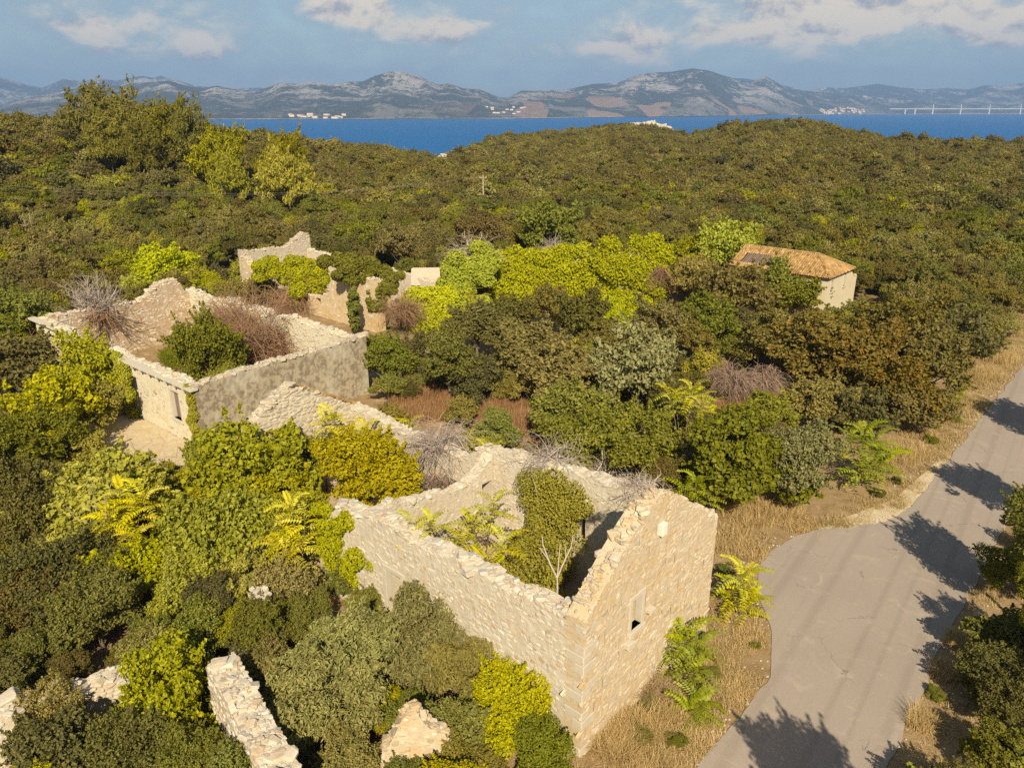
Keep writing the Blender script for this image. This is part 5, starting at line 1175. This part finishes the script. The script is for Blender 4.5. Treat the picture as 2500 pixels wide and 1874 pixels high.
for r, x, y, z, Rr, mat in rest:
    key = random.choice(['N1', 'N3']) if r < 42 else random.choice(['M0', 'M2']) if r < 150 else random.choice(['F0', 'F1', 'F2', 'F3']); cmb = combos.setdefault((key, mat), len(combos))
    hc = Rr * random.uniform(.75, 1.15) + (random.uniform(.3, 1.2) if random.random() < .2 else 0); P_.append((x, y, z + hc)); K_.append(cmb); Ro.append((random.gauss(0, .08), random.gauss(0, .08), random.uniform(0, 6.28))); s_ = Rr; Sc.append((s_ * random.uniform(.9, 1.15), s_ * random.uniform(.9, 1.15), s_ * random.uniform(.75, 1.05)))
me = mesh_np('wood', np.array(P_), [], None) if False else bpy.data.meshes.new('wood'); me.vertices.add(len(P_)); me.vertices.foreach_set('co', np.array(P_, np.float32).ravel())
at_ = me.attributes.new('pick', 'INT', 'POINT'); at_.data.foreach_set('value', np.array(K_, np.int32))
at_ = me.attributes.new('rot', 'FLOAT_VECTOR', 'POINT'); at_.data.foreach_set('vector', np.array(Ro, np.float32).ravel())
at_ = me.attributes.new('scl', 'FLOAT_VECTOR', 'POINT'); at_.data.foreach_set('vector', np.array(Sc, np.float32).ravel())
wood = objm('woodland', me); wood['kind'] = 'stuff'; wood['label'] = 'dense evergreen scrub woodland covering the hills down to the sea'; wood['category'] = 'woodland'
srcs = {}
for (key, mat), idx in combos.items():
    if key not in srcs: srcs[key] = bpy.data.objects.new('crown_source', CR[key])
    oi = ng.nodes.new('GeometryNodeObjectInfo'); oi.inputs['Object'].default_value = srcs[key]; oi.inputs['As Instance'].default_value = False; oi.transform_space = 'ORIGINAL'
    sm_ = ng.nodes.new('GeometryNodeSetMaterial'); ng.links.new(oi.outputs['Geometry'], sm_.inputs['Geometry']); sm_.inputs['Material'].default_value = MATS[mat]
    eq = ng.nodes.new('FunctionNodeCompare'); eq.data_type = 'INT'; eq.operation = 'EQUAL'; ng.links.new(pick, eq.inputs[2]); eq.inputs[3].default_value = idx
    ip = ng.nodes.new('GeometryNodeInstanceOnPoints'); ng.links.new(gi.outputs[0], ip.inputs['Points']); ng.links.new(eq.outputs[0], ip.inputs['Selection']); ng.links.new(sm_.outputs['Geometry'], ip.inputs['Instance'])
    e2r = ng.nodes.new('FunctionNodeEulerToRotation'); ng.links.new(rot, e2r.inputs[0]); ng.links.new(e2r.outputs[0], ip.inputs['Rotation']); ng.links.new(scl, ip.inputs['Scale']); ng.links.new(ip.outputs[0], jn.inputs[0])
ng.links.new(jn.outputs[0], go.inputs[0]); md = wood.modifiers.new('wood', 'NODES'); md.node_group = ng

for px, py, R_ in [(1590, 1725, .4), (1655, 1815, .35), (1560, 1800, .45), (1735, 1650, .35), (1700, 1560, .3), (1845, 1580, .22), (1770, 1400, .4), (2140, 1210, .4), (2190, 1180, .35), (2270, 1080, .45), (2330, 1030, .4), (2280, 1700, .35)]:
    q = gz(px, py); plant('weed_tuft', 'low green weed tuft growing on the dry verge', 'weeds', q[0], q[1], 0, R_, R_ * .5, 'green', 'N0', 'weed tufts on the verges', .8)
# ---- rocks on the hills
for i, (cx, cy, dist, rad, lab) in enumerate(ROCKS):
    c = atY(cx, cy, dist); r = np.random.default_rng(700 + i); m = MB(); z = float(terrain(c[0], c[1])); e = thing('rock_outcrop', lab, 'rock', (c[0], c[1], z))
    for k in range(int(10 + rad * 6)):
        V, F4, F3 = CH[k % 8]; s_ = rad * r.uniform(.10, .30); x = c[0] + r.uniform(-1, 1) * rad * .9; y = c[1] + r.uniform(-.8, .3) * rad; zz = float(terrain(x, y)); ax = np.array([unit(r.normal(size=3)) for _ in range(3)]); ax[1] = unit(ax[1] - ax[0] * np.dot(ax[0], ax[1])); ax[2] = np.cross(ax[0], ax[1])
        m = MB(); m.add(np.array((x, y, zz + s_ * .25 + r.random() ** .7 * max(0, c[2] + rad * .12 - zz) * max(0, 1 - abs(x - c[0]) / (rad * 1.1)))) + (V * s_) @ ax, F4, F3); objm('boulder', m.mesh('boulder', ['limestone']), e)

# ---- grass and litter
def blades(spots, n, h, mat, name, label, sprd, seed, bend=.35, wd=.012):
    r = np.random.default_rng(seed); k = r.integers(0, len(spots), n); S_ = np.array([s[:2] for s in spots]); Rs = np.array([s[2] for s in spots]); Hs = np.array([s[3] for s in spots])
    a = r.uniform(0, 6.28, n); q = np.sqrt(r.random(n)) * Rs[k]; x = S_[k, 0] + q * np.cos(a); y = S_[k, 1] + q * np.sin(a)
    ok = np.array([not in_poly(x[i], y[i], ROADPOLY) for i in range(n)]); x, y, k = x[ok], y[ok], k[ok]; n = len(x)
    H_ = Hs[k] * r.uniform(.5, 1.15, n) * h; ba = r.uniform(0, 6.28, n); b = bend * r.uniform(.2, 1.3, n) * H_; dx, dy = np.cos(ba), np.sin(ba); w = wd * r.uniform(.6, 1.5, n)
    P0 = np.stack([x, y, np.zeros(n)], -1); sx = np.stack([-dy * w, dx * w, 0 * w], -1); M_ = P0 + np.stack([dx * b * .35, dy * b * .35, H_ * .6], -1); T_ = P0 + np.stack([dx * b, dy * b, H_], -1)
    V = np.stack([P0 - sx, P0 + sx, M_ + sx * .7, M_ - sx * .7, T_], 1).reshape(-1, 3); i5 = np.arange(n)[:, None] * 5
    o = objm(name, mesh_np(name, V, [i5 + np.array([[0, 1, 2, 3]]), i5 + np.array([[3, 2, 4]])], [mat])); o['kind'] = 'stuff'; o['label'] = label; o['category'] = 'grass'
sp = []
for px, py, rad, h in [(1830, 1255, 1.6, 1.0), (1770, 1230, 1.2, 1.1), (1900, 1240, 1.4, .9), (1940, 1280, 1.0, .5), (1790, 1320, 1.3, .6), (1830, 1350, .9, .5), (2210, 1105, 1.5, 1.0), (2190, 1120, 1.2, .9), (2240, 1060, 1.3, .7), (2400, 920, 1.5, 1.2), (2440, 880, 1.6, 1.3), (2350, 980, 1.2, .6), (2450, 860, 1.5, 1.0), (1640, 1740, .7, .9), (1560, 1790, .8, 1.0), (1600, 1700, .5, .9), (1500, 1830, .7, .9), (1720, 1800, 1.0, .35), (1760, 1650, .9, .35), (1830, 1560, .7, .35), (1690, 1850, 1.0, .3), (1600, 1860, .9, .4), (1800, 1700, .7, .3), (2240, 1760, .6, .6), (2300, 1640, .6, .5), (2330, 1560, .6, .4)]: sp.append((*gz(px, py), rad, h))
blades(sp, 26000, .7, 'straw', 'dry_grass', 'straw-coloured dry grass along the road verge and gable foot', 1, 1, 1.25, .008)
sp = []
for px, py, rad, h in [(1040, 960, 1.9, 1.1), (1000, 975, 1.6, 1.1), (1080, 985, 1.6, .8), (1060, 1010, 1.8, .9), (1010, 1020, 1.5, 1.0), (1210, 1000, 1.6, .9), (1260, 985, 1.6, .9), (1290, 1030, 1.5, .8), (1180, 1020, 1.4, .6), (1240, 960, 1.3, .9), (1800, 970, 1.4, .6), (1780, 1000, 1.2, .6), (1320, 1060, 1.4, .7), (1140, 970, 1.2, .6)]: sp.append((*gz(px, py), rad, h))
blades(sp, 24000, .85, 'rustgrass', 'rusty_grass', 'rust-brown tall dry grass in the clearing behind the stone house', 1, 2, .6, .010)
sp = []
r_ = np.random.default_rng(31)
for i in range(520):
    k = r_.integers(5, 200); side = LS if r_.random() < .75 else RS; o_ = r_.uniform(.4, 3.4); q = side[k]; dirn = unit((LS[k] - RS[k])) if side is LS else unit(RS[k] - LS[k]); q = q + dirn * o_; sp.append((q[0], q[1], r_.uniform(.3, .8), r_.uniform(.25, .8)))
blades(sp, 60000, .42, 'straw', 'verge_litter', 'short trampled dry grass on both road verges', 1, 3, 1.8, .008)
m = MB(); r_ = np.random.default_rng(33); cnt = 0
for i in range(900):
    k = r_.integers(5, 180); side, oth = (LS, RS) if r_.random() < .8 else (RS, LS); q = side[k] + unit(side[k] - oth[k]) * abs(r_.normal(.3, 1.0)); s_ = r_.uniform(.015, .06); V, F4, F3 = CH[i % 8]; m.add(np.array((q[0], q[1], s_ * .4)) + V * np.array((s_, s_ * .8, s_ * .6)), F4, F3)
o = objm('verge_gravel', m.mesh('verge_gravel', ['limestone'])); o['kind'] = 'stuff'; o['label'] = 'loose pale stones scattered along the road edge'; o['category'] = 'gravel'

# ------------------------------------------------------------------ far shore: houses and the bridge
def far_height(x, y):
    a, t, r0, dp, Z = FM; az_ = math.atan2(x, y); rd = math.hypot(x, y); i = int(np.clip(np.searchsorted(a, az_), 1, len(a) - 1)); tt = (rd - r0[i]) / dp; return float(np.interp(tt, t, Z[:, i])), r0[i]
def far_house(px, back, w, d, h, label, group):
    az_ = azel(px, 285)[0]; i = int(np.clip(np.searchsorted(FM[0], az_), 1, len(FM[0]) - 1)); rd = FM[2][i] + back; x, y = rd * math.sin(az_), rd * math.cos(az_); z = max(far_height(x, y)[0], SEA + 1) - 1.5
    a = random.uniform(-.5, .5); ca, sa = math.cos(a), math.sin(a)
    V = [(-w, -d, 0), (w, -d, 0), (w, d, 0), (-w, d, 0), (-w, -d, h), (w, -d, h), (w, d, h), (-w, d, h), (-w, 0, h * 1.35), (w, 0, h * 1.35)]
    V = [(x + p[0] * ca - p[1] * sa, y + p[0] * sa + p[1] * ca, z + p[2]) for p in V]
    me = mesh_np('house', V, [np.array([[0, 1, 5, 4], [1, 2, 6, 5], [2, 3, 7, 6], [3, 0, 4, 7], [4, 5, 9, 8], [6, 7, 8, 9]]), np.array([[5, 6, 9], [7, 4, 8]])], ['farwall', 'farroof'], mi=[0, 0, 0, 0, 1, 1, 0, 0])
    tag(objm('house', me), label, 'house', group)
for i in range(70): far_house(random.uniform(1998, 2112), random.uniform(15, 330), random.uniform(6, 11), random.uniform(5, 7), random.uniform(6, 11), 'tiny pale house of the village near the left bridge end', 'houses of the far shore village')
for i in range(16): far_house(random.choice([random.uniform(705, 760), random.uniform(755, 845)]), random.uniform(10, 120), random.uniform(8, 18), random.uniform(6, 8), random.uniform(6, 10), 'tiny pale building by the water under the left mountains', 'waterside buildings across the bay')
for i in range(14): far_house(random.uniform(1180, 1290), random.uniform(150, 600), random.uniform(7, 12), 6, 7, 'tiny pale house on the terraced slope at picture centre', 'houses on the terraced far slope')
bA = np.array((*(8150 * np.array((math.sin(azel(2185, 270)[0]), math.cos(azel(2185, 270)[0])))), 0)); bB = np.array((*(8900 * np.array((math.sin(azel(2620, 265)[0]), math.cos(azel(2620, 265)[0])))), 0)); bd = unit(bB - bA)
br = thing('bridge', 'long white cable-stayed bridge crossing the strait at right', 'bridge', (bA[0], bA[1], SEA))
DZ = 8.0; m = MB(); m.box(((bA + bB) / 2 + np.array((0, 0, DZ))), [(bB - bA) / 2 * 1.06, np.cross(bd, (0, 0, 1)) * 9, np.array((0, 0, 3.2))]); objm('deck', m.mesh('deck', ['bridge']), br)
for px, pyl in ((2210, 0), (2234, 0), (2277, 1), (2345, 1), (2415, 1), (2491, 1), (2560, 1), (2600, 0)):
    a_ = azel(px, 270)[0]; n_ = np.array((math.cos(a_), -math.sin(a_))); t = np.dot(-bA[:2], n_) / np.dot(bd[:2], n_); c = bA + bd * t
    m = MB(); m.box(c + np.array((0, 0, (SEA + DZ) / 2)), [bd * 5.5, np.cross(bd, (0, 0, 1)) * 6, np.array((0, 0, (DZ - SEA) / 2))]); objm('pier', m.mesh('pier', ['bridge']), br)
    if pyl:
        m = MB(); m.box(c + np.array((0, 0, DZ + 19)), [bd * 3, np.cross(bd, (0, 0, 1)) * 2.5, np.array((0, 0, 19))]); py_ = objm('pylon', m.mesh('pylon', ['bridge']), br); m = MB()
        for s_ in (-1, 1):
            for j in range(1, 6): m.tube([c + np.array((0, 0, DZ + 10 + 5 * j)), c + bd * s_ * j * 24 + np.array((0, 0, DZ + 3))], .5, 3)
        objm('stay_cables', m.mesh('stay_cables', ['bridge']), py_)

# ------------------------------------------------------------------ the air
hx, y0, y1, z0_, z1_ = 11700, -3100, 14700, SEA - 8, 620
V = [(sx * hx, yy, zz) for zz in (z0_, z1_) for sx, yy in ((-1, y0), (1, y0), (1, y1), (-1, y1))]
hz = objm('haze', mesh_np('haze', V, np.array([[3, 2, 1, 0], [4, 5, 6, 7], [0, 1, 5, 4], [1, 2, 6, 5], [2, 3, 7, 6], [3, 0, 4, 7]]), None)); hz['kind'] = 'stuff'; hz['label'] = 'thin blue haze in the air over the sea and mountains'; hz['category'] = 'haze'
m_, t_, out_ = material('air'); vp = t_.node('ShaderNodeVolumePrincipled', {'Color': (.30, .50, .92), 'Density': 1.15e-4, 'Anisotropy': 0.0}); t_.l.new(vp.outputs[0], out_.inputs['Volume']); hz.data.materials.append(m_)
